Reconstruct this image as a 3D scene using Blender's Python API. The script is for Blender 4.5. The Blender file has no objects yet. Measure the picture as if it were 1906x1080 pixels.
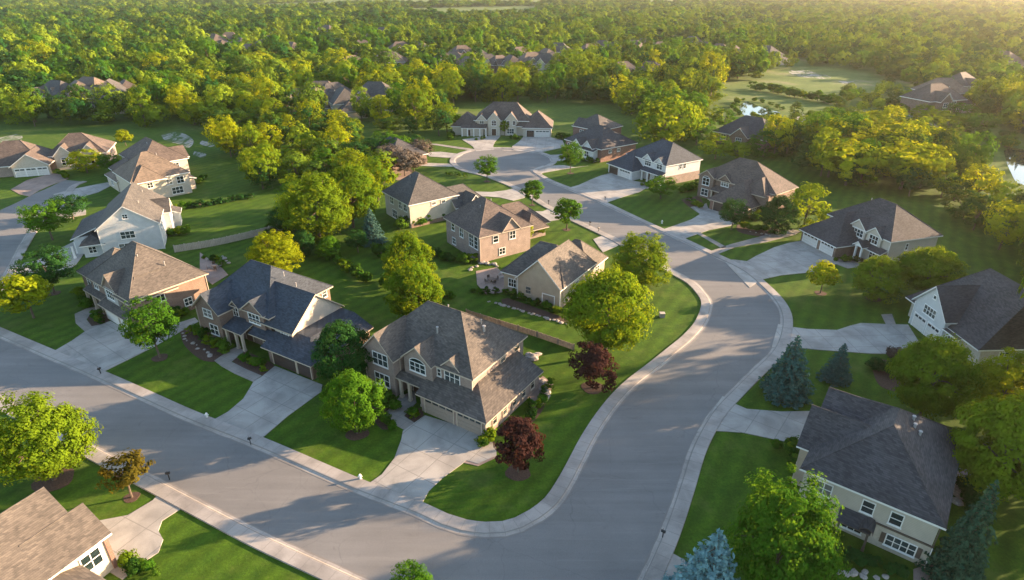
import bpy, math, random
import numpy as np
from mathutils import Vector
from mathutils.geometry import tessellate_polygon
R = math.radians
scene = bpy.context.scene
COL = scene.collection

# ------------------------------------------------------------------ camera, world, sun, exposure
CAM_F, CAM_HOR, CAM_H = 1150.0, 30.0, 49.0
PITCH = math.atan((540 + CAM_HOR) / CAM_F)
cam = bpy.data.objects.new('camera', bpy.data.cameras.new('camera'))
COL.objects.link(cam)
cam.location = (0, 0, CAM_H)
cam.rotation_euler = (math.pi / 2 - PITCH, 0, 0)
cam.data.sensor_width = 36
cam.data.lens = CAM_F / 1906 * 36
cam.data.clip_start = 0.5
cam.data.clip_end = 20000
scene.camera = cam

SUN_AZ, SUN_EL = 16.0, 12.5
world = bpy.data.worlds.new('World')
scene.world = world
world.use_nodes = True
wn = world.node_tree
bg = wn.nodes['Background']
sky = wn.nodes.new('ShaderNodeTexSky')
sky.sky_type = 'NISHITA'
sky.sun_disc = False
sky.sun_elevation = R(SUN_EL)
sky.sun_rotation = R(90 - SUN_AZ)
sky.air_density = 1.0
sky.dust_density = 0.9
sky.ozone_density = 1.0
wn.links.new(sky.outputs[0], bg.inputs[0])
bg.inputs[1].default_value = 0.10
sun = bpy.data.objects.new('sun', bpy.data.lights.new('sun', 'SUN'))
COL.objects.link(sun)
sun.data.energy = 5.0
sun.data.angle = R(0.5)
sun.data.color = (1.0, 0.69, 0.42)
sun.location = (300, 80, 120)
sun.rotation_euler = (R(90 - SUN_EL), 0, R(SUN_AZ + 90))
vs = scene.view_settings
vs.view_transform = 'Standard'
vs.look = 'None'
vs.gamma = 1
vs.exposure = 2.28

# ------------------------------------------------------------------ helpers
def P(px, py, z=0.0):
    """world point where the sight line of an image point meets height z"""
    u = (px - 953) / CAM_F; v = (540 - py) / CAM_F
    dy = math.cos(PITCH) + v * math.sin(PITCH); dz = -math.sin(PITCH) + v * math.cos(PITCH)
    t = (z - CAM_H) / dz
    return Vector((u * t, dy * t, z))
def proj(x, y, z):
    fw = y * math.cos(PITCH) - (z - CAM_H) * math.sin(PITCH)
    up = y * math.sin(PITCH) + (z - CAM_H) * math.cos(PITCH)
    if fw < 1: return (-9999, 9999)
    return 953 + CAM_F * x / fw, 540 - CAM_F * up / fw
def topz(x, y, py):
    lo, hi = 0.0, 40.0
    for _ in range(40):
        m = (lo + hi) / 2
        if proj(x, y, m)[1] > py: lo = m
        else: hi = m
    return lo

def tag(o, label=None, cat=None, group=None, kind=None):
    if label: o['label'] = label
    if cat: o['category'] = cat
    if group: o['group'] = group
    if kind: o['kind'] = kind
    return o
def empty(name, loc, rz=0.0, s=1.0):
    o = bpy.data.objects.new(name, None)
    o.location = loc; o.rotation_euler = (0, 0, rz); o.scale = (s, s, s) if not hasattr(s, '__len__') else s
    o.empty_display_size = 0.5
    COL.objects.link(o)
    return o
def link(name, me, parent=None):
    o = bpy.data.objects.new(name, me)
    COL.objects.link(o)
    if parent is not None: o.parent = parent
    return o

class MB:
    """collects faces of several materials into one mesh"""
    def __init__(s): s.v = []; s.f = []; s.m = []; s.mats = []
    def mi(s, m):
        if m not in s.mats: s.mats.append(m)
        return s.mats.index(m)
    def poly(s, pts, m):
        n = len(s.v); s.v += [tuple(p) for p in pts]
        s.f.append(tuple(range(n, n + len(pts)))); s.m.append(s.mi(m))
    def box(s, x0, y0, z0, x1, y1, z1, m, rot=None):
        n = len(s.v)
        pts = [(x0, y0, z0), (x1, y0, z0), (x1, y1, z0), (x0, y1, z0), (x0, y0, z1), (x1, y0, z1), (x1, y1, z1), (x0, y1, z1)]
        if rot: pts = [rot(p) for p in pts]
        s.v += pts
        for f in ((0, 3, 2, 1), (4, 5, 6, 7), (0, 1, 5, 4), (1, 2, 6, 5), (2, 3, 7, 6), (3, 0, 4, 7)):
            s.f.append(tuple(n + i for i in f)); s.m.append(s.mi(m))
    def slab(s, verts, faces, t, mtop, mside):
        """thickens a sheet downwards; open edges get a side face"""
        n = len(s.v); k = len(verts)
        s.v += [tuple(p) for p in verts] + [(p[0], p[1], p[2] - t) for p in verts]
        cnt = {}
        for f in faces:
            s.f.append(tuple(n + i for i in f)); s.m.append(s.mi(mtop))
            s.f.append(tuple(n + k + i for i in reversed(f))); s.m.append(s.mi(mside))
            for a, b in zip(f, f[1:] + f[:1]): cnt[(a, b)] = cnt.get((a, b), 0) + 1
        for (a, b) in cnt:
            if (b, a) not in cnt:
                s.f.append((n + b, n + a, n + k + a, n + k + b)); s.m.append(s.mi(mside))
    def tube(s, p0, p1, r0, r1, m, seg=8):
        p0 = Vector(p0); p1 = Vector(p1); d = (p1 - p0)
        if d.length < 1e-5: return
        d.normalize(); a = d.orthogonal().normalized(); b = d.cross(a); n = len(s.v)
        for p, r in ((p0, r0), (p1, r1)):
            for i in range(seg):
                t = 2 * math.pi * i / seg
                s.v.append(tuple(p + a * (r * math.cos(t)) + b * (r * math.sin(t))))
        for i in range(seg):
            j = (i + 1) % seg
            s.f.append((n + i, n + j, n + seg + j, n + seg + i)); s.m.append(s.mi(m))
        s.f.append(tuple(n + seg + i for i in range(seg))); s.m.append(s.mi(m))
        s.f.append(tuple(n + i for i in reversed(range(seg)))); s.m.append(s.mi(m))
    def mesh(s, name):
        me = bpy.data.meshes.new(name)
        me.from_pydata(s.v, [], s.f)
        for m in s.mats: me.materials.append(m)
        me.polygons.foreach_set('material_index', s.m)
        me.update()
        return me
    def build(s, name, parent=None): return link(name, s.mesh(name), parent)

# ------------------------------------------------------------------ materials
def newmat(name):
    m = bpy.data.materials.new(name); m.use_nodes = True
    nt = m.node_tree; b = nt.nodes['Principled BSDF']
    return m, nt, b
def N(nt, t, **kw):
    n = nt.nodes.new(t)
    for k, v in kw.items(): setattr(n, k, v)
    return n
def noise(nt, vec, scale, detail=4, rough=0.6, dist=0.0):
    n = N(nt, 'ShaderNodeTexNoise')
    n.inputs['Scale'].default_value = scale; n.inputs['Detail'].default_value = detail
    n.inputs['Roughness'].default_value = rough; n.inputs['Distortion'].default_value = dist
    nt.links.new(vec, n.inputs['Vector'])
    return n.outputs['Fac']
def ramp(nt, fac, stops):
    r = N(nt, 'ShaderNodeValToRGB')
    el = r.color_ramp.elements
    while len(el) < len(stops): el.new(0.5)
    for e, (p, c) in zip(el, stops):
        e.position = p; e.color = (c[0], c[1], c[2], 1) if hasattr(c, '__len__') else (c, c, c, 1)
    nt.links.new(fac, r.inputs[0])
    return r.outputs[0]
def mix(nt, a, b, fac, mode='MIX'):
    n = N(nt, 'ShaderNodeMix', data_type='RGBA', blend_type=mode)
    for i, val in ((0, fac), (6, a), (7, b)):
        sock = n.inputs[i]
        if hasattr(val, 'is_output'): nt.links.new(val, sock)
        elif hasattr(val, '__len__'): sock.default_value = (val[0], val[1], val[2], 1)
        else: sock.default_value = val if i == 0 else (val, val, val, 1)
    return n.outputs[2]
def math_(nt, op, a, b=0.0, c=None):
    n = N(nt, 'ShaderNodeMath', operation=op)
    for i, v in enumerate((a, b) if c is None else (a, b, c)):
        if hasattr(v, 'is_output'): nt.links.new(v, n.inputs[i])
        else: n.inputs[i].default_value = v
    return n.outputs[0]
def objco(nt): return N(nt, 'ShaderNodeTexCoord').outputs['Object']
def geopos(nt): return N(nt, 'ShaderNodeNewGeometry').outputs['Position']
def sep(nt, v):
    s = N(nt, 'ShaderNodeSeparateXYZ'); nt.links.new(v, s.inputs[0]); return s.outputs
def bump(nt, b, h, strength=0.3, dist=0.02):
    n = N(nt, 'ShaderNodeBump'); n.inputs['Strength'].default_value = strength; n.inputs['Distance'].default_value = dist
    nt.links.new(h, n.inputs['Height']); nt.links.new(n.outputs[0], b.inputs['Normal'])

def m_plain(name, col, rough=0.6, var=0.12, scale=3.0):
    m, nt, b = newmat(name)
    f = noise(nt, objco(nt), scale, 4)
    c = ramp(nt, f, [(0.3, [x * (1 - var) for x in col]), (0.7, [min(1, x * (1 + var)) for x in col])])
    nt.links.new(c, b.inputs['Base Color']); b.inputs['Roughness'].default_value = rough
    return m
def m_shingle(name, c1, c2):
    m, nt, b = newmat(name)
    o = objco(nt); s = sep(nt, o)
    # courses follow height, tabs follow the horizontal position
    cz = math_(nt, 'MULTIPLY', s[2], 9.0)
    row = math_(nt, 'FLOOR', cz)
    hor = math_(nt, 'ADD', s[0], s[1])
    tab = math_(nt, 'FLOOR', math_(nt, 'ADD', math_(nt, 'MULTIPLY', hor, 2.6), math_(nt, 'MULTIPLY', row, 0.37)))
    cb = N(nt, 'ShaderNodeCombineXYZ'); nt.links.new(tab, cb.inputs[0]); nt.links.new(row, cb.inputs[1])
    wn_ = N(nt, 'ShaderNodeTexWhiteNoise'); nt.links.new(cb.outputs[0], wn_.inputs[0])
    big = noise(nt, o, 0.35, 3); fine = noise(nt, o, 6.0, 6, 0.75)
    f = math_(nt, 'ADD', math_(nt, 'MULTIPLY', wn_.outputs[0], 0.45), math_(nt, 'MULTIPLY', fine, 0.55))
    col = ramp(nt, f, [(0.2, c1), (0.8, c2)])
    col = mix(nt, col, ramp(nt, big, [(0.35, 0.78), (0.7, 1.15)]), 1.0, 'MULTIPLY')
    ln = math_(nt, 'LESS_THAN', math_(nt, 'FRACT', cz), 0.16)
    col = mix(nt, col, [x * 0.55 for x in c1], math_(nt, 'MULTIPLY', ln, 0.55))
    nt.links.new(col, b.inputs['Base Color']); b.inputs['Roughness'].default_value = 0.85
    bump(nt, b, f, 0.5, 0.03)
    return m
def m_brick(name, c1, c2, mortar):
    m, nt, b = newmat(name)
    o = objco(nt); s = sep(nt, o)
    cb = N(nt, 'ShaderNodeCombineXYZ'); nt.links.new(math_(nt, 'ADD', s[0], s[1]), cb.inputs[0]); nt.links.new(s[2], cb.inputs[1])
    br = N(nt, 'ShaderNodeTexBrick'); nt.links.new(cb.outputs[0], br.inputs['Vector'])
    br.inputs['Scale'].default_value = 1.0; br.inputs['Brick Width'].default_value = 0.24; br.inputs['Row Height'].default_value = 0.085
    br.inputs['Mortar Size'].default_value = 0.012
    for k, c in (('Color1', c1), ('Color2', c2), ('Mortar', mortar)): br.inputs[k].default_value = (*c, 1)
    big = noise(nt, o, 0.8, 4)
    col = mix(nt, br.outputs[0], ramp(nt, big, [(0.3, 0.8), (0.7, 1.12)]), 1.0, 'MULTIPLY')
    nt.links.new(col, b.inputs['Base Color']); b.inputs['Roughness'].default_value = 0.9
    return m
def m_siding(name, c):
    m, nt, b = newmat(name)
    o = objco(nt); s = sep(nt, o)
    fr = math_(nt, 'FRACT', math_(nt, 'MULTIPLY', s[2], 5.5))
    ln = math_(nt, 'LESS_THAN', fr, 0.14)
    big = noise(nt, o, 0.7, 5)
    col = mix(nt, c, ramp(nt, big, [(0.3, 0.86), (0.7, 1.08)]), 1.0, 'MULTIPLY')
    col = mix(nt, col, [x * 0.62 for x in c], math_(nt, 'MULTIPLY', ln, 0.7))
    nt.links.new(col, b.inputs['Base Color']); b.inputs['Roughness'].default_value = 0.6
    bump(nt, b, fr, 0.4, 0.02)
    return m
def m_glass(name):
    m, nt, b = newmat(name)
    f = noise(nt, objco(nt), 1.2, 2)
    f = math_(nt, 'ADD', math_(nt, 'MULTIPLY', f, 0.5), math_(nt, 'MULTIPLY', N(nt, 'ShaderNodeObjectInfo').outputs['Random'], 0.5))
    nt.links.new(ramp(nt, f, [(0.35, (0.012, 0.022, 0.026)), (0.62, (0.045, 0.065, 0.07)), (0.74, (0.16, 0.16, 0.15))]), b.inputs['Base Color'])
    b.inputs['Roughness'].default_value = 0.06; b.inputs['Specular IOR Level'].default_value = 0.8
    return m
def m_leaf(name, c_dark, c_light, trans, hv=0.5, tw=0.42):
    m = bpy.data.materials.new(name); m.use_nodes = True
    nt = m.node_tree; nt.nodes.clear()
    out = N(nt, 'ShaderNodeOutputMaterial')
    o = objco(nt); oi = N(nt, 'ShaderNodeObjectInfo')
    f = noise(nt, o, 0.8, 3, 0.7)
    g = noise(nt, o, 6.0, 1)
    ff = math_(nt, 'ADD', math_(nt, 'MULTIPLY', f, 0.6), math_(nt, 'MULTIPLY', g, 0.4))
    ff = math_(nt, 'ADD', ff, math_(nt, 'MULTIPLY', math_(nt, 'SUBTRACT', oi.outputs['Random'], 0.5), hv))
    c = ramp(nt, ff, [(0.3, c_dark), (0.68, c_light)])
    t = mix(nt, c, trans, 0.55)
    d = N(nt, 'ShaderNodeBsdfDiffuse'); nt.links.new(c, d.inputs[0])
    tr = N(nt, 'ShaderNodeBsdfTranslucent'); nt.links.new(t, tr.inputs[0])
    mx = N(nt, 'ShaderNodeMixShader'); mx.inputs[0].default_value = tw
    nt.links.new(d.outputs[0], mx.inputs[1]); nt.links.new(tr.outputs[0], mx.inputs[2])
    nt.links.new(mx.outputs[0], out.inputs[0])
    return m

def m_ground():
    m, nt, b = newmat('lawn_and_meadow')
    p = geopos(nt); s = sep(nt, p)
    big = noise(nt, p, 0.035, 4); mid = noise(nt, p, 0.45, 6, 0.72); fine = noise(nt, p, 3.2, 6, 0.85)
    lawn = ramp(nt, mid, [(0.3, (0.030, 0.074, 0.006)), (0.72, (0.070, 0.126, 0.008))])
    lawn = mix(nt, lawn, ramp(nt, fine, [(0.3, 0.6), (0.7, 1.35)]), 1.0, 'MULTIPLY')
    # mowing stripes, one direction with slight wobble
    a = R(57)
    w = math_(nt, 'ADD', math_(nt, 'MULTIPLY', s[0], math.sin(a)), math_(nt, 'MULTIPLY', s[1], -math.cos(a)))
    w = math_(nt, 'ADD', w, math_(nt, 'MULTIPLY', noise(nt, p, 0.08, 2), 3.0))
    st = math_(nt, 'SINE', math_(nt, 'MULTIPLY', w, 2.6))
    st = math_(nt, 'MULTIPLY_ADD', st, 0.13, 1.0)
    lawn = mix(nt, lawn, (1, 1, 1), 0.0)
    sc = N(nt, 'ShaderNodeVectorMath', operation='SCALE'); nt.links.new(lawn, sc.inputs[0]); nt.links.new(st, sc.inputs['Scale'])
    lawn = sc.outputs[0]
    dry = ramp(nt, noise(nt, p, 0.13, 5, 0.7), [(0.54, 0.0), (0.72, 1.0)])
    lawn = mix(nt, lawn, (0.13, 0.15, 0.035), math_(nt, 'MULTIPLY', dry, 0.5))
    worn = ramp(nt, noise(nt, p, 0.9, 4, 0.7), [(0.64, 0.0), (0.72, 1.0)])
    lawn = mix(nt, lawn, (0.15, 0.14, 0.05), math_(nt, 'MULTIPLY', worn, 0.30))
    mead = ramp(nt, big, [(0.32, (0.055, 0.105, 0.02)), (0.55, (0.11, 0.16, 0.035)), (0.75, (0.24, 0.22, 0.12))])
    mead = mix(nt, mead, ramp(nt, mid, [(0.3, 0.75), (0.7, 1.2)]), 1.0, 'MULTIPLY')
    far = N(nt, 'ShaderNodeMapRange'); nt.links.new(s[1], far.inputs[0])
    far.inputs[1].default_value = 200; far.inputs[2].default_value = 330
    col = mix(nt, lawn, mead, far.outputs[0])
    nt.links.new(col, b.inputs['Base Color']); b.inputs['Roughness'].default_value = 0.95
    b.inputs['Specular IOR Level'].default_value = 0.15
    bump(nt, b, fine, 0.6, 0.06)
    return m
def m_asphalt():
    m, nt, b = newmat('asphalt')
    p = geopos(nt)
    big = noise(nt, p, 0.09, 4); fine = noise(nt, p, 14.0, 4, 0.8)
    # long tyre-polished streaks roughly following the street
    mp = N(nt, 'ShaderNodeMapping'); nt.links.new(p, mp.inputs[0]); mp.inputs['Rotation'].default_value = (0, 0, R(33)); mp.inputs['Scale'].default_value = (0.04, 0.7, 1)
    stv = noise(nt, mp.outputs[0], 1.0, 4)
    c = ramp(nt, fine, [(0.3, (0.135, 0.130, 0.124)), (0.7, (0.195, 0.188, 0.178))])
    c = mix(nt, c, ramp(nt, big, [(0.3, 0.86), (0.7, 1.14)]), 1.0, 'MULTIPLY')
    c = mix(nt, c, ramp(nt, stv, [(0.3, 0.88), (0.65, 1.08)]), 1.0, 'MULTIPLY')
    vo = N(nt, 'ShaderNodeTexVoronoi', feature='DISTANCE_TO_EDGE'); vo.inputs['Scale'].default_value = 0.07
    wob = N(nt, 'ShaderNodeVectorMath', operation='ADD')
    nz = N(nt, 'ShaderNodeTexNoise'); nz.inputs['Scale'].default_value = 0.6; nt.links.new(p, nz.inputs[0])
    nt.links.new(p, wob.inputs[0]); nt.links.new(nz.outputs['Color'], wob.inputs[1]); nt.links.new(wob.outputs[0], vo.inputs['Vector'])
    crack = math_(nt, 'LESS_THAN', vo.outputs['Distance'], 0.0022)
    c = mix(nt, c, (0.045, 0.045, 0.05), math_(nt, 'MULTIPLY', crack, 0.18))
    vo2 = N(nt, 'ShaderNodeTexVoronoi', feature='DISTANCE_TO_EDGE'); vo2.inputs['Scale'].default_value = 0.16; nt.links.new(wob.outputs[0], vo2.inputs['Vector'])
    seal = math_(nt, 'MULTIPLY', math_(nt, 'LESS_THAN', vo2.outputs['Distance'], 0.007), ramp(nt, noise(nt, p, 0.06, 2), [(0.52, 0.0), (0.62, 0.22)]))
    c = mix(nt, c, (0.05, 0.05, 0.052), seal)
    st2 = ramp(nt, noise(nt, p, 0.5, 5, 0.75, 1.2), [(0.60, 0.0), (0.72, 1.0)])
    c = mix(nt, c, (0.075, 0.073, 0.072), math_(nt, 'MULTIPLY', st2, 0.38))
    pt = ramp(nt, noise(nt, mp.outputs[0], 2.2, 2), [(0.63, 0.0), (0.645, 1.0)])
    c = mix(nt, c, (0.23, 0.22, 0.205), math_(nt, 'MULTIPLY', pt, 0.22))
    nt.links.new(c, b.inputs['Base Color']); b.inputs['Roughness'].default_value = 0.85
    return m
def m_concrete(name, grid=3.0, uvmode=False, base=(0.34, 0.325, 0.30)):
    m, nt, b = newmat(name)
    o = objco(nt) if not uvmode else geopos(nt)
    big = noise(nt, o, 0.25, 4, 0.6, 0.6); fine = noise(nt, o, 9.0, 4, 0.8)
    c = ramp(nt, fine, [(0.25, [x * 0.86 for x in base]), (0.75, [x * 1.1 for x in base])])
    c = mix(nt, c, ramp(nt, big, [(0.32, 0.66), (0.6, 1.08)]), 1.0, 'MULTIPLY')
    if uvmode:
        s = sep(nt, N(nt, 'ShaderNodeUVMap').outputs[0])
        j = math_(nt, 'LESS_THAN', math_(nt, 'FRACT', math_(nt, 'DIVIDE', s[0], 1.6)), 0.045)
        k = math_(nt, 'LESS_THAN', math_(nt, 'ABSOLUTE', math_(nt, 'SUBTRACT', s[1], 0.56)), 0.05)
        fac = math_(nt, 'MAXIMUM', math_(nt, 'MULTIPLY', j, 0.45), math_(nt, 'MULTIPLY', k, 0.7))
        gut = math_(nt, 'LESS_THAN', s[1], math_(nt, 'MULTIPLY_ADD', noise(nt, o, 0.3, 3), 0.35, -0.03))
        fac = math_(nt, 'MAXIMUM', fac, math_(nt, 'MULTIPLY', gut, 0.75))
    else:
        s = sep(nt, o)
        j = math_(nt, 'LESS_THAN', math_(nt, 'FRACT', math_(nt, 'DIVIDE', s[0], grid)), 0.03)
        k = math_(nt, 'LESS_THAN', math_(nt, 'FRACT', math_(nt, 'DIVIDE', s[1], grid)), 0.03)
        fac = math_(nt, 'MULTIPLY', math_(nt, 'MAXIMUM', j, k), 0.6)
    c = mix(nt, c, [x * 0.45 for x in base], fac)
    nt.links.new(c, b.inputs['Base Color']); b.inputs['Roughness'].default_value = 0.85
    return m

M = dict(
 ground=m_ground(), asphalt=m_asphalt(), kerb=m_concrete('kerb_concrete', uvmode=True, base=(0.33, 0.30, 0.27)),
 drive=m_concrete('driveway_concrete', 3.2, base=(0.36, 0.335, 0.30)), walk=m_concrete('walk_concrete', 1.5, base=(0.27, 0.24, 0.21)),
 pave=m_concrete('paver_stone', 0.9, base=(0.30, 0.22, 0.18)),
 sh_dark=m_shingle('shingle_charcoal', (0.030, 0.029, 0.032), (0.080, 0.075, 0.077)),
 sh_grey=m_shingle('shingle_grey', (0.044, 0.042, 0.042), (0.114, 0.102, 0.091)),
 sh_brown=m_shingle('shingle_brown', (0.06, 0.046, 0.04), (0.14, 0.106, 0.088)),
 sh_tan=m_shingle('shingle_tan', (0.1, 0.076, 0.058), (0.2, 0.15, 0.112)),
 sh_taupe=m_shingle('shingle_taupe', (0.058, 0.050, 0.044), (0.135, 0.114, 0.096)),
 sh_slate=m_shingle('shingle_slate', (0.02, 0.028, 0.04), (0.055, 0.068, 0.088)),
 br_tan=m_brick('brick_tan', (0.27, 0.195, 0.16), (0.22, 0.155, 0.125), (0.34, 0.30, 0.27)),
 br_red=m_brick('brick_red', (0.20, 0.085, 0.06), (0.14, 0.06, 0.045), (0.24, 0.19, 0.16)),
 br_brown=m_brick('brick_brown', (0.19, 0.115, 0.085), (0.13, 0.08, 0.06), (0.26, 0.21, 0.17)),
 sd_cream=m_siding('siding_cream', (0.48, 0.43, 0.36)), sd_white=m_siding('siding_white', (0.54, 0.55, 0.55)),
 sd_tan=m_siding('siding_tan', (0.40, 0.33, 0.25)), sd_grey=m_siding('siding_grey', (0.38, 0.37, 0.35)),
 stucco=m_plain('stucco_cream', (0.44, 0.39, 0.32), 0.9), white=m_plain('painted_trim_white', (0.74, 0.73, 0.70), 0.5, 0.06),
 trimdark=m_plain('painted_trim_brown', (0.10, 0.075, 0.06), 0.5), trimtan=m_plain('painted_trim_tan', (0.45, 0.38, 0.30), 0.5, 0.08),
 glass=m_glass('window_glass'), gar_tan=m_plain('garage_tan', (0.27, 0.225, 0.185), 0.5, 0.08), gar_dark=m_plain('garage_dark', (0.05, 0.035, 0.03), 0.5),
 gar_white=m_plain('garage_white', (0.60, 0.58, 0.55), 0.5, 0.08), door=m_plain('door_wood', (0.07, 0.035, 0.02), 0.45),
 metal=m_plain('vent_metal', (0.30, 0.29, 0.28), 0.45), black=m_plain('black_metal', (0.015, 0.015, 0.016), 0.4),
 bark=m_plain('bark', (0.10, 0.075, 0.055), 0.95, 0.35, 8), mulch=m_plain('mulch', (0.075, 0.042, 0.028), 1.0, 0.45, 5),
 sand=None, rock=m_plain('rock', (0.30, 0.265, 0.235), 0.9, 0.35, 2.5), fence=m_plain('fence_wood', (0.24, 0.19, 0.145), 0.85, 0.3, 2.0),
 vinyl=m_plain('fence_pale', (0.42, 0.37, 0.30), 0.7, 0.15, 1.0),
)
def m_water():
    m, nt, b = newmat('pond_water')
    b.inputs['Base Color'].default_value = (0.02, 0.03, 0.025, 1); b.inputs['Roughness'].default_value = 0.03
    bump(nt, b, noise(nt, geopos(nt), 0.8, 3), 0.05, 0.05)
    return m
M['water'] = m_water()
def m_patchy():
    m, nt, b = newmat('patchy_sand')
    p = geopos(nt)
    mp = N(nt, 'ShaderNodeMapping'); nt.links.new(p, mp.inputs[0]); mp.inputs['Scale'].default_value = (1.0, 0.35, 1)
    f = noise(nt, mp.outputs[0], 0.22, 6, 0.7, 1.0)
    nt.links.new(mix(nt, (0.045, 0.095, 0.012), (0.30, 0.29, 0.26), ramp(nt, f, [(0.46, 0.0), (0.56, 1.0)])), b.inputs['Base Color']); b.inputs['Roughness'].default_value = 0.95
    return m
M['sand'] = m_patchy()
L = dict(
 bright=m_leaf('leaves_bright', (0.042, 0.105, 0.008), (0.145, 0.215, 0.012), (0.44, 0.50, 0.010), 0.15, 0.36),
 green=m_leaf('leaves_green', (0.024, 0.085, 0.010), (0.075, 0.175, 0.012), (0.22, 0.38, 0.015), 0.25, 0.34),
 dark=m_leaf('leaves_dark', (0.012, 0.048, 0.014), (0.036, 0.105, 0.022), (0.10, 0.21, 0.02), 0.25, 0.28),
 yellow=m_leaf('leaves_yellow', (0.095, 0.155, 0.008), (0.30, 0.34, 0.010), (0.62, 0.58, 0.010), 0.15, 0.38),
 amber=m_leaf('leaves_amber', (0.060, 0.055, 0.010), (0.15, 0.125, 0.018), (0.30, 0.22, 0.015), 0.15),
 purple=m_leaf('leaves_purple', (0.020, 0.011, 0.011), (0.060, 0.028, 0.024), (0.20, 0.07, 0.03), 0.1, 0.18),
 wood=m_leaf('leaves_wood', (0.016, 0.066, 0.016), (0.170, 0.245, 0.016), (0.40, 0.46, 0.012), 0.9, 0.20),
 spruce=m_leaf('needles_green', (0.016, 0.048, 0.030), (0.055, 0.115, 0.065), (0.05, 0.09, 0.02), 0.1, 0.12),
 teal=m_leaf('needles_teal', (0.030, 0.075, 0.062), (0.085, 0.170, 0.140), (0.06, 0.11, 0.05), 0.1, 0.12),
 blue=m_leaf('needles_blue', (0.08, 0.16, 0.17), (0.22, 0.38, 0.39), (0.08, 0.14, 0.10), 0.1, 0.10),
 shrub=m_leaf('leaves_shrub', (0.018, 0.060, 0.010), (0.075, 0.150, 0.014), (0.16, 0.28, 0.02), 0.5, 0.25),
 dry=m_leaf('twigs_dry', (0.075, 0.055, 0.045), (0.155, 0.135, 0.11), (0.2, 0.14, 0.08), 0.4, 0.15),
)
# ------------------------------------------------------------------ ground, roads, driveways
def sheet(name, pts, z, mat, thick=0.0, ang=0.0, kind='structure', parent=None):
    """flat polygon (world points) as a sheet or a thin slab; local axes turned by ang"""
    o0 = Vector((sum(p[0] for p in pts) / len(pts), sum(p[1] for p in pts) / len(pts), 0))
    ca, sa = math.cos(-ang), math.sin(-ang)
    loc = []
    for p in pts:
        d = Vector((p[0], p[1], 0)) - o0
        loc.append((d.x * ca - d.y * sa, d.x * sa + d.y * ca, 0.0))
    area = sum(a[0] * b[1] - b[0] * a[1] for a, b in zip(loc, loc[1:] + loc[:1]))
    if area < 0: loc.reverse()
    tris = [tuple(t) for t in tessellate_polygon([[Vector(p) for p in loc]])]
    fx = []
    for t in tris:
        a, b, c = (loc[i] for i in t)
        if (b[0] - a[0]) * (c[1] - a[1]) - (b[1] - a[1]) * (c[0] - a[0]) < 0: t = (t[0], t[2], t[1])
        fx.append(t)
    mb = MB()
    if thick > 0: mb.slab(loc, fx, thick, mat, mat)
    else:
        mb.v = loc; mb.f = fx; mb.m = [mb.mi(mat)] * len(fx)
    ob = mb.build(name, parent)
    ob.location = (o0.x, o0.y, z); ob.rotation_euler = (0, 0, ang)
    if kind: ob['kind'] = kind
    return ob
def smooth(pts, step=1.2):
    """Catmull-Rom through world points, resampled"""
    q = [pts[0]] + list(pts) + [pts[-1]]; out = []
    for i in range(1, len(q) - 2):
        a, b, c, d = q[i - 1], q[i], q[i + 1], q[i + 2]
        n = max(1, int((c - b).length / step))
        for k in range(n):
            t = k / n
            out.append(0.5 * ((2 * b) + (c - a) * t + (2 * a - 5 * b + 4 * c - d) * t * t + (3 * b - a - 3 * c + d) * t ** 3))
    out.append(pts[-1])
    return out
def PX(l, z=0): return [P(x, y, z) for x, y in l]

mb = MB(); G = 6400
mb.poly([(-G, -250, 0), (G, -250, 0), (G, 6400, 0), (-G, 6400, 0)], M['ground'])
g = mb.build('ground'); g['kind'] = 'structure'

E1 = [(-140, 572), (-60, 606), (0, 632), (201, 720), (336, 782), (470, 836), (640, 911), (707, 938), (771, 963), (815, 984), (855, 997), (902, 1003),
      (942, 1001), (976, 991), (1009, 973), (1043, 945), (1066, 911), (1087, 871), (1110, 824), (1137, 780), (1164, 745), (1191, 718),
      (1236, 682), (1266, 657), (1293, 634), (1315, 608), (1326, 582), (1327, 563), (1316, 545), (1296, 525), (1266, 508), (1230, 490), (1190, 467),
      (1144, 441), (1076, 409), (1025, 383), (1000, 368), (963, 347), (931, 334), (906, 325), (870, 316.5), (854, 308), (849.5, 298), (862, 288), (886, 281), (920, 278),
      (960, 279), (995, 284.5), (1019, 293), (1024, 301.5), (1012, 309), (995, 313.5), (987, 318), (994, 325), (1019, 339), (1059, 355), (1085, 366),
      (1120, 381), (1180, 410), (1240, 438), (1266, 450), (1320, 476), (1377, 504), (1410, 531), (1436, 558), (1449, 582), (1450, 608), (1441, 638),
      (1424, 662), (1394, 690), (1361, 722), (1326, 758), (1300, 797), (1279, 840), (1259, 900), (1228, 985), (1184, 1080), (1150, 1135), (1080, 1180), (960, 1200), (850, 1165), (745, 1105),
      (640, 1056), (504, 994), (403, 943), (316, 898), (235, 856), (168, 821), (0, 733), (-80, 694), (-180, 650)]
W1 = smooth(PX(E1))
sheet('road', W1, 0.02, M['asphalt'])
E2 = [(150, 338), (128, 348), (112, 370), (88, 392), (60, 420), (34, 457), (2, 515), (-70, 620)]
E3 = [(-170, 560), (-110, 470), (-60, 420), (-10, 396), (30, 378), (62, 362), (90, 350), (120, 335)]
W2 = smooth(PX(E2)); W3 = smooth(PX(E3))
sheet('road', W2 + W3, 0.024, M['asphalt'])

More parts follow.
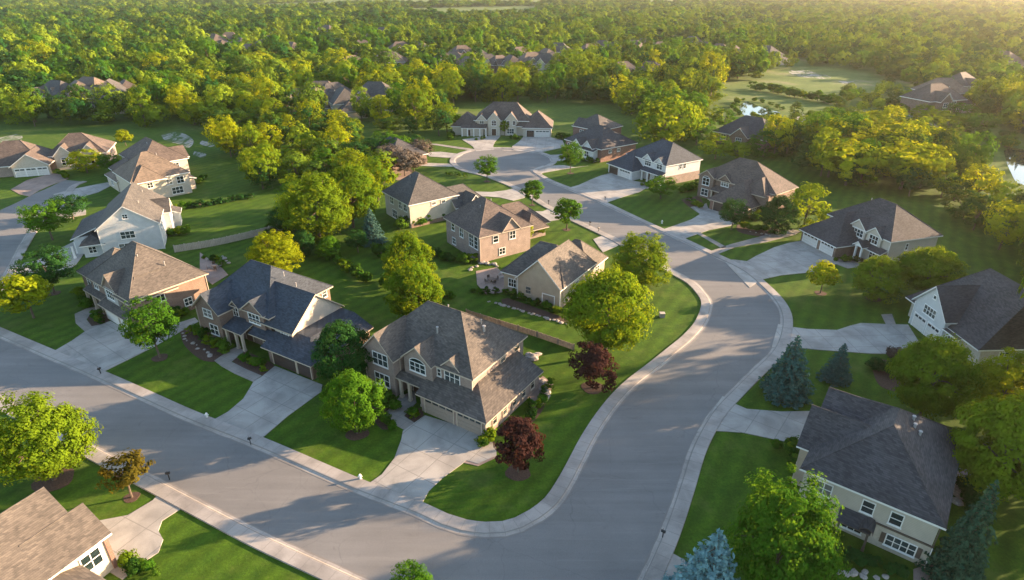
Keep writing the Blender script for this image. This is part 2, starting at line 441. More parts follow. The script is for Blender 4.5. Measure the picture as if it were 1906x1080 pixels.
def kerb(path, prof):
    """raised gutter, kerb and footway strip along the left side of a path"""
    v = []; f = []; uv = []; s = 0; n = len(path); k = len(prof)
    for i, p in enumerate(path):
        t = (path[min(i + 1, n - 1)] - path[max(i - 1, 0)]); t.z = 0; t.normalize()
        nr = Vector((-t.y, t.x, 0))
        if i: s += (p - path[i - 1]).length
        for off, z in prof:
            q = p + nr * off; v.append((q.x, q.y, z)); uv.append((s, off))
    for i in range(n - 1):
        for j in range(k - 1):
            a = i * k + j; f.append((a, a + k, a + k + 1, a + 1))
    me = bpy.data.meshes.new('kerb'); me.from_pydata(v, [], f)
    lay = me.uv_layers.new(name='UVMap')
    for lp in me.loops: lay.data[lp.index].uv = uv[lp.vertex_index]
    me.materials.append(M['kerb']); me.update()
    o = link('kerb', me); o['kind'] = 'structure'
    return o
PROF = [(-0.02, 0.0), (0.0, 0.035), (0.42, 0.05), (0.56, 0.15), (0.7, 0.165), (2.0, 0.165), (2.03, -0.02)]
kerb(W1, PROF); kerb(W2, [(a, b + 0.004) for a, b in PROF])

DR = [ # driveway outlines (image points on the ground), turn of the joints
 ([(779, 950), (672, 911), (711, 884), (734, 854), (747, 819), (750, 803), (791, 774), (908, 810), (924, 838), (924, 849), (890, 864), (868, 858), (855, 868), (823, 891), (798, 915)], -33, 'drive'),
 ([(384, 790), (425, 767), (453, 743), (467, 720), (472, 711), (487, 702), (512, 682), (600, 717), (598, 730), (537, 774), (474, 828)], -31, 'drive'),
 ([(88, 662), (134, 635), (158, 618), (188, 605), (206, 598), (240, 618), (256, 626), (363, 592), (370, 599), (336, 618), (289, 645), (235, 672), (176, 701)], -36, 'drive'),
 ([(20, 494), (67, 487), (101, 469), (144, 447), (158, 471), (141, 494), (114, 509), (54, 508), (4, 530)], -70, 'drive'),
 ([(98, 385), (120, 374), (160, 376), (160, 400), (133, 405), (108, 412)], -70, 'drive'),
 ([(100, 362), (133, 353), (200, 340), (211, 344), (184, 358), (142, 371), (98, 380)], -45, 'drive'),
 ([(20, 353), (51, 335.6), (98, 323), (116, 326), (128, 333), (93, 346), (73, 355), (55, 366), (36, 362)], 20, 'pave'),
 ([(308, 906), (285, 932), (238, 960), (185, 970), (180, 1000), (205, 1066), (228, 1080), (269, 1046), (295, 1029), (304, 1005), (295, 989), (302, 970), (330, 952), (368, 933)], 64, 'drive'),
 ([(1345, 738), (1362, 750), (1390, 762), (1454, 767), (1512, 766), (1505, 832), (1444, 819), (1383, 806), (1320, 802), (1296, 806)], -38, 'drive'),
 ([(1225, 1016), (1275, 1044), (1330, 1080), (1330, 1140), (1175, 1120)], -20, 'drive'),
 ([(1448, 604), (1464, 608), (1501, 613), (1558, 615), (1582, 607), (1602, 602), (1646, 604), (1690, 605), (1712, 640), (1690, 660), (1625, 659), (1595, 657), (1514, 651), (1462, 645), (1436, 648)], 3, 'drive'),
 ([(1345, 484), (1366, 484), (1390, 487), (1407, 477), (1441, 461), (1467, 453), (1494, 448), (1549, 477), (1562, 490), (1514, 507), (1454, 513), (1417, 521), (1395, 536)], -74, 'drive'),
 ([(1228, 430), (1287, 409), (1303, 399), (1291, 387), (1315, 379), (1318, 388), (1350, 392), (1378, 412), (1359, 421), (1319, 429), (1293, 438), (1262, 449)], -52, 'drive'),
 ([(1052, 352), (1077, 345), (1099, 335), (1119, 327), (1143, 321), (1180, 337), (1203, 342), (1202, 351), (1190, 358), (1160, 367), (1122, 380)], -59, 'drive'),
 ([(1020, 289), (1047, 288), (1062, 296), (1047, 300), (1024, 300)], -5, 'drive'),
 ([(986, 317), (1010, 309), (1050, 308), (1070, 312), (1095, 309), (1045, 316), (1012, 322), (998, 327)], -5, 'drive'),
 ([(860, 260), (906, 253.5), (932, 253.5), (921, 265), (918, 272), (920, 279), (886, 282), (880, 273)], -5, 'drive'),
 ([(966, 264), (974, 255.5), (1021, 255), (1047, 261.7), (1052, 274), (1011, 283), (993, 285), (956, 280), (953, 273)], -5, 'drive'),
 ([(790, 284), (820, 283), (862, 288), (850, 295), (800, 292)], -10, 'drive'),
 ([(766, 303), (800, 304), (850, 306), (854, 311), (800, 310), (766, 308)], -10, 'drive'),
 ([(862, 352), (880, 357), (916, 358), (941, 355), (964, 349), (987, 361), (975, 369), (955, 374), (930, 368), (905, 366), (880, 366)], -55, 'drive'),
 ([(984, 394), (1010, 394), (1030, 386), (1047, 396), (1057, 404), (1037, 410), (1020, 413), (1000, 418), (988, 408)], -55, 'drive'),
 ([(1104, 446), (1127, 437), (1142, 440), (1156, 449), (1150, 458), (1122, 470)], -33, 'drive'),
]
for pts, a, mk in DR: sheet('driveway', PX(pts), 0.085 if mk == 'drive' else 0.08, M[mk], 0.1, R(a))
WK = [
 ([(711, 777), (758, 804), (777, 791), (752, 775), (775, 750), (772, 728), (745, 738)], -33),
 ([(471, 711), (487, 700), (459, 688), (431, 674), (456, 654), (442, 646), (428, 652), (399, 672), (412, 682), (437, 696)], -31),
 ([(160, 619), (141, 602), (139, 585), (161, 575), (187, 570), (190, 578), (170, 584), (161, 595), (171, 608), (190, 604)], -36),
 ([(1298, 436), (1304, 434), (1352, 460), (1344, 463)], -30),
 ([(1322, 468), (1360, 455), (1417, 440), (1474, 427), (1490, 431), (1480, 437), (1427, 451), (1367, 461), (1333, 475)], 20),
 ([(1541, 485), (1565, 482), (1600, 489), (1600, 497), (1578, 500), (1556, 492)], -20),
 ([(1640, 586), (1660, 585), (1668, 606), (1650, 606)], 0),
 ([(1285, 386), (1293, 384), (1303, 390), (1310, 396), (1303, 399)], -50),
 ([(1196, 343), (1228, 349), (1226, 355), (1200, 351)], -50),
 ([(795, 268), (812, 268), (884, 278), (878, 281), (845, 276)], -8),
 ([(935, 281), (935, 279.4), (985, 282), (985, 284)], 0),
]
for pts, a in WK: sheet('path', PX(pts), 0.062, M['walk'], 0.08, R(a))
PT = [ ([(372, 470), (395, 487), (413, 499), (425, 512), (395, 530), (372, 512)], -31), ([(886, 505), (925, 498), (945, 520), (938, 545), (905, 548), (888, 530)], -33),
       ([(985, 728), (1010, 700), (1030, 715), (1018, 745), (990, 768)], 57), ([(1700, 1060), (1745, 1045), (1790, 1085), (1700, 1120)], -38),
       ([(855, 860), (885, 846), (922, 846), (924, 852), (890, 868)], 0), ([(722, 318), (760, 318), (782, 332), (740, 336), (722, 330)], 0)]
for pts, a in PT: sheet('patio', PX(pts), 0.05, M['pave'], 0.07, R(a))
SD = [ [(300, 252), (322, 246), (345, 250), (360, 262), (352, 275), (330, 268), (308, 262)], [(376, 262), (400, 268), (392, 274), (372, 268)], [(-20, 262), (30, 250), (42, 258), (20, 272), (-20, 276)],
       [(1466, 132), (1500, 131), (1545, 143), (1530, 147), (1480, 141)], [(1560, 151), (1590, 152), (1570, 156)], [(1670, 205), (1730, 208), (1745, 222), (1700, 222), (1665, 214)], [(1480, 212), (1505, 214), (1500, 228), (1480, 222)], [(1730, 228), (1765, 232), (1750, 242), (1722, 236)],
       [(362, 282), (384, 287), (378, 294), (360, 289)] ]
for s_ in SD: sheet('bare_ground', smooth(PX(s_ + s_[:1]), 2)[:-1], 0.02, M['sand'])
for s_ in ([(1376, 196), (1388, 190), (1400, 192), (1412, 198), (1440, 206), (1452, 211), (1430, 215), (1408, 214), (1392, 217), (1380, 210)], [(1868, 281), (1885, 276), (1925, 286), (1990, 330), (1906, 345), (1880, 318)]):
    sheet('pond', smooth(PX(s_ + s_[:1]), 2)[:-1], 0.03, M['water'])
BED = [ [(690, 735), (745, 755), (735, 790), (712, 800), (690, 770)], [(752, 765), (782, 760), (788, 780), (760, 795), (752, 783)], [(888, 822), (912, 815), (925, 835), (905, 838)],
        [(335, 618), (375, 606), (405, 640), (430, 655), (420, 670), (380, 672), (345, 645)], [(428, 668), (455, 655), (510, 680), (490, 700), (455, 690)],
        [(162, 588), (190, 580), (203, 602), (172, 612)], [(1268, 372), (1300, 366), (1310, 388), (1295, 392), (1276, 380)], [(1560, 480), (1600, 478), (1605, 492), (1572, 492)], [(1372, 418), (1440, 425), (1470, 432), (1420, 440), (1375, 432)],
        [(945, 555), (1050, 592), (1055, 602), (935, 565)], [(990, 745), (1018, 730), (1012, 760), (985, 790)], [(1620, 665), (1730, 690), (1720, 730), (1640, 720)] ]
for s_ in BED: sheet('mulch_bed', smooth(PX(s_ + s_[:1]), 0.8)[:-1], 0.03, M['mulch'], 0.04)
# ------------------------------------------------------------------ houses
class House:
    """u runs along the front, v away from it, origin at a front corner"""
    def __init__(s, name, label, o, ang, wall, roof, trim='white', cat='house', group=None):
        s.root = tag(empty(name, (o[0], o[1], 0), R(ang)), label, cat, group)
        s.w = MB(); s.r = MB(); s.wm = M[wall]; s.rm = M[roof]; s.tm = M[trim]; s.k = 0
    def box(s, u0, v0, u1, v1, z0, z1, mat=None):
        s.k += 1; e = 0.002 * s.k
        s.w.box(u0 + e, v0 + e, z0, u1 - e, v1 - e, z1 + e, M[mat] if mat else s.wm)
    def roof(s, u0, v0, u1, v1, z, rise, axis='u', e0=0.0, e1=0.0, oh=0.45, attic=None, t=0.2, band=None):
        """hip (e>0) or gable (e=0) roof over a wall rectangle"""
        s.k += 1; z += 0.003 * s.k
        hd = ((v1 - v0) if axis == 'u' else (u1 - u0)) / 2
        m = rise / hd; dz = -oh * m
        a0, a1, b0, b1 = (u0, u1, v0, v1) if axis == 'u' else (v0, v1, u0, u1)
        A0, A1, B0, B1 = a0 - oh, a1 + oh, b0 - oh, b1 + oh
        mid = (b0 + b1) / 2
        r0 = A0 if e0 == 0 else a0 + e0; r1 = A1 if e1 == 0 else a1 - e1
        pt = (lambda a, b, h: (a, b, h)) if axis == 'u' else (lambda a, b, h: (b, a, h))
        top = 0.02 + t
        V = [pt(A0, B0, z + dz + top), pt(A1, B0, z + dz + top), pt(A1, B1, z + dz + top), pt(A0, B1, z + dz + top), pt(r0, mid, z + rise + top), pt(r1, mid, z + rise + top)]
        Fs = [(0, 1, 5, 4), (2, 3, 4, 5), (1, 2, 5), (3, 0, 4)]
        if e1 == 0: Fs.remove((1, 2, 5))
        if e0 == 0: Fs.remove((3, 0, 4))
        if axis == 'v': Fs = [tuple(reversed(f)) for f in Fs]
        s.r.slab(V, Fs, t, s.rm, s.tm)
        # ridge and hip caps
        for a, b in ((4, 5),) + (((1, 5), (2, 5)) if e1 else ()) + (((3, 4), (0, 4)) if e0 else ()):
            s.r.tube(V[a], V[b], 0.07, 0.07, s.rm, 5)
        wm = M[attic] if attic else s.wm
        for e, a in ((e0, a0), (e1, a1)):
            if e == 0:
                q = [pt(a, b0 + .01, z - .05), pt(a, b1 - .01, z - .05), pt(a, mid, z + rise - .02)]
                d = 0.12 if a == a0 else -0.12
                q2 = [pt(a + d, b0 + .01, z - .05), pt(a + d, b1 - .01, z - .05), pt(a + d, mid, z + rise - .02)]
                s.w.poly(q, wm); s.w.poly(q2[::-1], wm)
    def plane(s, pts, t=0.18):
        s.k += 1
        V = [(p[0], p[1], p[2] + 0.002 * s.k) for p in pts]
        s.r.slab(V, [tuple(range(len(V)))], t, s.rm, s.tm)
    def shed(s, u0, v0, u1, v1, z0, z1, side='F', hip=None):
        """lean-to against a wall: low edge on side"""
        if side == 'F': q = [(u0, v0, z0), (u1, v0, z0), (u1, v1, z1), (u0, v1, z1)]
        elif side == 'R': q = [(u0, v0, z1), (u1, v0, z0), (u1, v1, z0), (u0, v1, z1)]
        elif side == 'B': q = [(u0, v0, z1), (u1, v0, z1), (u1, v1, z0), (u0, v1, z0)]
        else: q = [(u0, v0, z0), (u1, v0, z1), (u1, v1, z1), (u0, v1, z0)]
        s.plane(q)
    def xf(s, side, u, v):
        if side == 'F': return lambda p: (u + p[0], v - p[1], p[2])
        if side == 'B': return lambda p: (u - p[0], v + p[1], p[2])
        if side == 'R': return lambda p: (u + p[1], v + p[0], p[2])
        return lambda p: (u - p[1], v - p[0], p[2])
    def win(s, side, u, v, z, w, h, nc=2, nr=2, frame='white', arch=False, shut=None):
        x = s.xf(side, u, v)
        a = MB(); a.box(-w / 2, -0.05, z - h / 2, w / 2, 0.03, z + h / 2, M['glass'], x)
        wo = a.build('window', s.root)
        f = MB(); fm = M[frame]; b = 0.10; d0, d1 = 0.0, 0.085
        f.box(-w / 2 - b, d0, z - h / 2 - b, w / 2 + b, d1, z - h / 2, fm, x); f.box(-w / 2 - b, d0, z + h / 2, w / 2 + b, d1, z + h / 2 + b, fm, x)
        f.box(-w / 2 - b, d0, z - h / 2, -w / 2, d1, z + h / 2, fm, x); f.box(w / 2, d0, z - h / 2, w / 2 + b, d1, z + h / 2, fm, x)
        for i in range(1, nc): f.box(-w / 2 + w * i / nc - .04, d0, z - h / 2, -w / 2 + w * i / nc + .04, d1 - .01, z + h / 2, fm, x)
        for i in range(1, nr): f.box(-w / 2, d0, z - h / 2 + h * i / nr - .035, w / 2, d1 - .02, z - h / 2 + h * i / nr + .035, fm, x)
        f.box(-w / 2 - b - .05, d0, z - h / 2 - b - .07, w / 2 + b + .05, 0.14, z - h / 2 - b, fm, x)
        if arch:
            n = 8; r = w / 2 + b
            for i in range(n):
                t0 = math.pi * i / n; t1 = math.pi * (i + 1) / n
                q = [(r * math.cos(t), r * .55 * math.sin(t)) for t in (t0, t1)]; q2 = [((r - .1) * math.cos(t), (r * .55 - .1) * math.sin(t)) for t in (t0, t1)]
                f.poly([x((q[0][0], .085, z + h / 2 + q[0][1])), x((q2[0][0], .085, z + h / 2 + q2[0][1])), x((q2[1][0], .085, z + h / 2 + q2[1][1])), x((q[1][0], .085, z + h / 2 + q[1][1]))], fm)
                f.poly([x((q2[0][0], .04, z + h / 2 + q2[0][1])), x((0, .04, z + h / 2)), x((q2[1][0], .04, z + h / 2 + q2[1][1]))], M['glass'])
        f.build('window_frame', wo)
        if shut:
            for sx in (-1, 1):
                h_ = MB(); c = sx * (w / 2 + b + .22); h_.box(c - .2, 0, z - h / 2, c + .2, .05, z + h / 2, M[shut], x)
                h_.build('shutter', s.root)
        return wo
    def garage(s, side, u, v, w, h, mat='gar_tan', lights=4):
        x = s.xf(side, u, v); a = MB(); m = M[mat]
        n = 4
        for i in range(n): a.box(-w / 2, -.1, h * i / n + .015, w / 2, .03 + .004 * (i % 2), h * (i + 1) / n - .015, m, x)
        a.box(-w / 2, -.1, 0, w / 2, .005, h, M['trimdark'], x)
        g_ = a.build('garage_door', s.root)
        f = MB()
        f.box(-w / 2 - .14, 0, 0, -w / 2, .09, h + .14, s.tm, x); f.box(w / 2, 0, 0, w / 2 + .14, .09, h + .14, s.tm, x); f.box(-w / 2, 0, h, w / 2, .09, h + .14, s.tm, x)
        f.build('door_frame', g_)
        if lights:
            p = MB(); k = w / lights
            for i in range(lights): p.box(-w / 2 + k * i + .1, .02, h * .79, -w / 2 + k * (i + 1) - .1, .05, h * .94, M['glass'], x)
            p.build('door_window', g_)
    def door(s, side, u, v, w=1.0, h=2.1, z=0.15, mat='door'):
        x = s.xf(side, u, v); a = MB(); a.box(-w / 2, -.05, z, w / 2, .05, z + h, M[mat], x); a.box(-w / 2 - .1, -.05, z, -w / 2, .08, z + h + .1, s.tm, x)
        a.box(w / 2, -.05, z, w / 2 + .1, .08, z + h + .1, s.tm, x); a.box(-w / 2, -.05, z + h, w / 2, .08, z + h + .1, s.tm, x); a.build('door', s.root)
    def column(s, u, v, z1, r=0.16, mat='white'):
        a = MB(); a.box(u - r, v - r, 0, u + r, v + r, z1, M[mat]); a.box(u - r * 1.35, v - r * 1.35, 0, u + r * 1.35, v + r * 1.35, .35, M[mat]); a.box(u - r * 1.3, v - r * 1.3, z1 - .2, u + r * 1.3, v + r * 1.3, z1, M[mat])
        a.build('column', s.root)
    def vent(s, u, v, z, r=.08, h=.26):
        a = MB(); a.tube((u, v, z - .4), (u, v, z + h), r, r * .9, M['metal'], 10); a.tube((u, v, z + h), (u, v, z + h + .08), r * 1.5, r * 1.2, M['metal'], 10); a.build('roof_vent', s.root)
    def chimney(s, u, v, z0, z1, w=1.1, d=.8):
        a = MB(); a.box(u - w / 2, v - d / 2, z0, u + w / 2, v + d / 2, z1, s.wm); a.box(u - w / 2 - .07, v - d / 2 - .07, z1, u + w / 2 + .07, v + d / 2 + .07, z1 + .15, M['trimtan']); a.build('chimney', s.root)
    def spout(s, u, v, z):
        a = MB(); a.box(u - .05, v - .05, 0, u + .05, v + .05, z, s.tm); a.build('downspout', s.root)
    def done(s):
        s.w.build('wall', s.root); s.r.build('roof', s.root); return s.root

HT = []
# A: tan brick house on the street corner, centre of the picture
h = House('brick_house', 'tan brick two-storey house on the corner lot with two tan garage doors', (-19.72, 69.81), -33.03, 'br_tan', 'sh_taupe', 'trimtan')
h.box(0.1, 2.3, 16.2, 14.1, 0, 6.0); h.box(0.1, .1, 5.2, 2.3, 0, 6.0); h.box(5.9, 1.4, 10.6, 2.3, 3.0, 6.0)
h.roof(0.1, 2.3, 16.2, 14.1, 6.0, 4.4, 'u', 4.6, 6.0)
h.roof(0.1, .1, 5.2, 7.6, 6.0, 2.7, 'v', 0, 2.0); h.roof(6.0, 1.4, 10.4, 7, 6.0, 1.9, 'v', 0, 1.5, .35); h.roof(11.5, 2.3, 14.4, 5, 5.95, 1.3, 'v', 0, 1.0, .25)
h.box(10.0, -.35, 20.0, 2.3, 0, 2.75); h.box(16.2, 2.0, 19.99, 12, 0, 2.75)
sl = .42; z_ = 2.72
h.plane([(9.5, -.85, z_), (20.5, -.85, z_), (16.2, 3.45, z_ + 4.3 * sl), (16.2, 2.3, z_ + 3.15 * sl), (9.5, 2.3, z_ + 3.15 * sl)])
h.plane([(20.5, -.85, z_), (20.5, 12.4, z_), (16.2, 12.4, z_ + 4.3 * sl), (16.2, 3.45, z_ + 4.3 * sl)])
h.plane([(5.0, .2, 3.0), (9.9, .2, 3.0), (9.9, 1.4, 3.5), (5.2, 1.4, 3.5)]); h.column(5.9, .45, 2.85, .18, 'trimtan'); h.column(7.4, .45, 2.85, .18, 'trimtan'); h.column(9.5, .45, 2.85, .18, 'trimtan')
h.box(5.3, 1.38, 9.95, 1.6, 2.6, 3.2)
h.win('F', 2.95, .1, 5.05, 2.5, 1.75, 3, 2); h.win('F', 2.95, .1, 1.9, 2.5, 1.75, 3, 2); h.win('F', 8.2, 1.4, 4.95, 2.5, 1.3, 3, 2, arch=True)
h.win('F', 11.0, 2.3, 4.75, .5, 1.0, 1, 2, arch=True); h.win('F', 13.1, 2.3, 4.75, 2.3, 1.7, 3, 2)
h.garage('F', 12.9, -.35, 4.5, 2.3); h.garage('F', 17.6, -.35, 3.6, 2.3, 'gar_tan', 4); h.door('F', 7.2, 2.3, 1.6, 2.2)
for i in range(5): h.win('R', 20.0, 1.5 + i * 2.2, 1.7, .8, 1.3, 1, 2, 'trimtan')
h.win('R', 16.2, 9.0, 5.1, 1.0, 1.1, 1, 2, 'trimtan'); h.win('R', 16.2, 12.4, 5.1, 1.0, 1.1, 1, 2, 'trimtan')
h.vent(12.5, 9.5, 9.2); h.vent(13.6, 8.6, 8.9, .16, .4); h.vent(8.6, 5.2, 8.5, .13, .7); h.vent(7.3, 9.2, 10.0); h.spout(16.25, 2.2, 5.7); h.spout(5.25, 1.3, 5.8); h.spout(0.1, .05, 5.7); h.spout(20.05, -.4, 2.6)
h.done()

# B: dark house with cream side gable
h = House('brick_house', 'brown brick house with dark roof, dark garage doors and big cream side gable', (-35.1, 75.4), -30.7, 'br_brown', 'sh_slate', 'trimtan')
h.box(-15.3, 2.6, -1.7, 14.4, 0, 5.8); h.box(-15.3, .1, -9.9, 2.6, 0, 5.4)
h.roof(-15.3, 2.6, -1.7, 14.4, 5.8, 4.3, 'u', 3.6, 5.4); h.roof(-15.3, .1, -9.9, 7.5, 5.3, 2.4, 'v', 0, 2)
h.roof(-6.9, 2.2, -2.4, 7, 5.9, 1.7, 'v', 0, 1.4, .3); h.box(-6.7, 2.2, -2.5, 2.7, 3, 5.9); h.roof(-10.0, 2.3, -7.9, 5, 5.5, 1.0, 'v', 0, 1, .25)
h.box(-.6, 2.4, 3.1, 12.0, 2, 4.6, 'sd_cream'); h.roof(-5.5, 2.4, 3.1, 12.0, 4.6, 3.9, 'u', 0, 0, .35, 'sd_cream')
h.box(.1, .1, 9.0, 11.6, 0, 2.7)
h.plane([(-.6, -.5, 2.65), (9.5, -.5, 2.65), (5.8, 3.2, 4.2), (3.1, 3.2, 4.2), (3.1, 2.4, 3.85), (-.6, 2.4, 3.85)]); h.plane([(9.5, -.5, 2.65), (9.5, 12, 2.65), (5.8, 12, 4.2), (5.8, 3.2, 4.2)]); h.plane([(5.8, 3.2, 4.2), (5.8, 12, 4.2), (3.0, 12, 4.25), (3.0, 3.2, 4.25)])
h.plane([(-9.6, -.1, 2.95), (-5.2, -.1, 2.95), (-5.2, 2.5, 3.8), (-9.6, 2.5, 3.8)]); h.plane([(-5.2, 1.0, 2.7), (-.6, 1.0, 2.7), (-.6, 2.5, 3.5), (-5.2, 2.5, 3.5)])
for u in (-9.0, -6.9, -5.5): h.column(u, .2, 2.8, .17, 'trimtan')
h.door('F', -7.2, 2.6, 1.5, 2.2); h.win('F', -3.2, 2.6, 1.6, 1.8, 1.5, 2, 2, 'trimtan')
h.win('F', -12.6, .1, 4.5, 1.9, 1.2, 2, 2); h.win('F', -11.8, .1, 1.9, 1.8, 1.6, 2, 2); h.win('F', -9.3, 2.55, 4.6, 1.1, 1.5, 2, 2); h.win('F', -4.6, 2.2, 4.85, 2.3, 1.5, 3, 2)
h.win('F', 1.5, 2.4, 3.95, 1.5, .9, 3, 2); h.garage('F', 3.4, .1, 4.6, 2.3, 'gar_dark', 4); h.garage('F', 7.35, .1, 2.6, 2.3, 'gar_dark', 2)
h.win('R', -1.7, 13.2, 4.9, .9, 1.1, 1, 2); h.vent(-4.5, 8.5, 9.6); h.vent(-3.0, 9.2, 7.9); h.spout(3.15, 2.35, 4.4); h.spout(3.15, 12.0, 4.4); h.spout(-15.3, .05, 5)
h.done()

# C: large brown hip house left
h = House('brick_house', 'brown brick house with steep half-lit hip roof, left of the dark-roofed cream-gabled house', (-66.6, 88.8), -36.4, 'br_brown', 'sh_taupe', 'trimtan')
h.box(-5.5, 1.2, 8.9, 13.2, 0, 5.6); h.roof(-5.5, 1.2, 8.9, 13.2, 5.6, 5.2, 'u', 5.2, 7.6)
h.box(-11.6, 2.0, -5.5, 11, 0, 4.6); h.roof(-11.6, 2.0, -3.5, 11, 4.6, 3.6, 'u', 4.5, 3.0)
h.box(.2, .05, 8.7, 1.2, 0, 2.7); h.shed(-.3, -.5, 9.2, 1.6, 2.6, 3.5, 'F'); h.roof(.5, .9, 5.0, 6.0, 5.6, 2.3, 'v', 0, 1.8, .25); h.box(.6, .8, 4.9, 1.3, 3, 5.6, 'sd_grey')
h.roof(3.6, 1.0, 8.9, 8.0, 5.0, 2.4, 'v', 2.6, 0, .4)
h.plane([(-7.2, .2, 2.9), (-.4, .2, 2.9), (-.4, 1.5, 3.5), (-7.2, 1.5, 3.5)])
for u in (-6.8, -4.2, -1.4): h.column(u, .5, 2.8, .18, 'trimtan')
h.garage('F', 3.1, .05, 4.4, 2.3, 'gar_white', 4); h.garage('F', 7.1, .05, 2.6, 2.3, 'gar_white', 2); h.door('F', -2.8, 1.2, 1.4)
h.win('F', -8.5, 2.0, 3.3, 2.0, 1.4, 2, 2); h.win('F', -8.5, 2.0, 1.3, 2.0, 1.2, 2, 2); h.win('F', 2.7, .8, 4.6, 2.4, 1.4, 3, 2); h.win('F', -3.5, 1.2, 4.5, 1.4, 1.4, 2, 2)
h.win('R', 8.9, 5.5, 4.0, 1.2, 1.1, 2, 1); h.win('R', 8.9, 9.5, 1.7, 1.2, 1.2, 2, 2); h.vent(3.3, 6.0, 9.6); h.vent(6.0, 8.6, 8.2); h.spout(8.95, 13.2, 5.4)
h.done()

# D: white gabled house
h = House('gabled_house', 'white sided house with a broad gable end beside the left street', (-81.8, 113.8), 23, 'sd_white', 'sh_grey')
h.box(.3, .1, 11.0, 17.5, 0, 5.7); h.roof(.3, .1, 11.0, 17.5, 5.7, 4.0, 'v', 0, 0, .4)
h.box(-4.8, 3.2, .3, 15.5, 0, 3.6); h.plane([(-5.3, 2.8, 3.4), (.4, 2.8, 5.6), (.4, 16, 5.6), (-5.3, 16, 3.4)])
h.box(-3.2, .8, .2, 3.2, 0, 2.8); h.roof(-3.2, .4, .6, 3.6, 2.7, 1.3, 'v', 1.3, 0, .35); h.column(-5.0, 1.2, 2.6); h.column(-5.0, 4.0, 2.6)
h.roof(7.2, 9.0, 12.4, 13.5, 5.0, 2.2, 'u', 0, 0, .3); h.box(11, 9.0, 12.3, 13.5, 0, 5.0)
h.box(11.0, 13.8, 13.5, 17.3, 0, 3.2); h.shed(10.9, 13.6, 14.0, 17.6, 3.0, 4.2, 'R')
h.win('F', 5.2, .1, 3.9, 2.4, 1.4, 3, 2); h.win('F', 4.6, .1, 1.5, 2.8, 1.3, 3, 2); h.win('F', 5.6, .1, 7.7, .8, .8, 2, 2); h.win('F', -1.6, .8, 1.5, 1.2, 1.2, 2, 2); h.win('L', -4.8, 8, 2.0, 1.4, 1.3, 2, 2); h.win('L', -4.8, 12, 2.0, 1.4, 1.3, 2, 2)
h.win('R', 11.0, 3.0, 4.4, 1.2, 1.2, 2, 2); h.win('R', 11.0, 6.5, 4.4, 1.2, 1.2, 2, 2); h.win('R', 12.3, 11.2, 4.0, 1.6, 1.3, 2, 2); h.vent(7.6, 6.0, 8.6); h.vent(7.6, 14, 8.6); h.spout(11.05, .05, 5.5); h.spout(.25, .05, 5.5)
h.done()

# E, F: tan hip roofs
h = House('hip_roofed_house', 'cream house with a sunlit tan hip roof, directly behind the white gabled house', (-93, 146.8), 45.3, 'stucco', 'sh_tan')
h.box(.2, .2, 13.4, 14, 0, 5.6); h.roof(.2, .2, 13.4, 14, 5.6, 4.9, 'u', 5.5, 6.2, .45); h.box(0, 14, 9, 23, 0, 3.0); h.roof(0, 13, 9, 23, 3.0, 2.6, 'v', 0, 4, .4)
h.roof(.5, -.5, 7.5, 7, 5.3, 2.9, 'v', 3.2, 0, .4); h.box(13.4, 3, 15.5, 9, 0, 3); h.shed(13.3, 2.6, 16, 9.4, 2.9, 3.8, 'R')
h.win('F', 8.5, .2, 3.9, 1.3, 1.3, 2, 2); h.win('F', 11.2, .2, 3.9, 1.6, 1.6, 2, 2); h.win('F', 4, .2, 3.9, 1.2, 1.2, 2, 2); h.win('F', 10.0, .2, 1.4, 2.6, 1.6, 3, 2); h.win('L', 0, 18.5, 1.6, 1.6, 1.2, 2, 2); h.vent(9, 7, 9.7)
h.done()
h = House('hip_roofed_house', 'house with a wide brown hip roof, half hidden behind the tan hip-roofed house', (-93, 146.8), 45.3, 'stucco', 'sh_brown')
h.box(7.5, 17, 19.2, 35, 0, 5.2); h.roof(7.5, 17, 19.2, 35, 5.2, 4.6, 'v', 6, 6.2, .45); h.roof(14, 20, 20.5, 26, 4.8, 2.4, 'u', 2.6, 0, .35); h.box(3, 20, 7.5, 30, 0, 3); h.roof(2.8, 20, 10, 30, 3, 2.6, 'v', 3.5, 3.5, .4)
h.win('F', 12, 17, 3.6, 1.5, 1.3, 2, 2); h.win('F', 16, 17, 3.6, 1.5, 1.3, 2, 2); h.win('L', 3, 25, 1.6, 1.4, 1.2, 2, 2); h.vent(12, 24, 9.2)
h.done()

# G: far left sprawling house
h = House('sprawling_house', 'long low brick house with brown hip roofs and three pale garage doors, far left', (-142, 170.2), 19.8, 'br_tan', 'sh_brown')
h.box(-8, 1, 9, 15, 0, 3.2); h.box(9, 5, 24, 18, 0, 4.2); h.roof(-8, 1, 9, 15, 3.2, 5.2, 'u', 7, 6, .5); h.roof(9.5, 5, 24, 18, 4.2, 4.6, 'u', 5, 6.4, .5); h.roof(1.5, -.5, 10.5, 9, 3.0, 3.1, 'v', 0, 0, .4, 'stucco'); h.box(1.6, -.5, 10.4, 1, 0, 3.0, 'stucco')
h.roof(11, 4.2, 16, 10, 4.1, 2.6, 'v', 0, 1, .3, 'stucco'); h.roof(17.5, 4.0, 22.5, 10, 4.1, 2.6, 'v', 0, 1, .3, 'stucco'); h.box(11, 4.2, 16, 5, 0, 4.1, 'stucco'); h.box(17.5, 4, 22.5, 5, 0, 4.1)
h.box(-20, 4, -8, 13, 0, 3.0); h.roof(-20, 4, -8, 13, 3.0, 3.4, 'u', 4.5, 2, .4)
h.garage('F', 3.4, -.5, 2.4, 2.3, 'gar_white', 2); h.garage('F', 6.1, -.5, 2.4, 2.3, 'gar_white', 2); h.garage('F', 8.8, -.5, 2.4, 2.3, 'gar_white', 2)
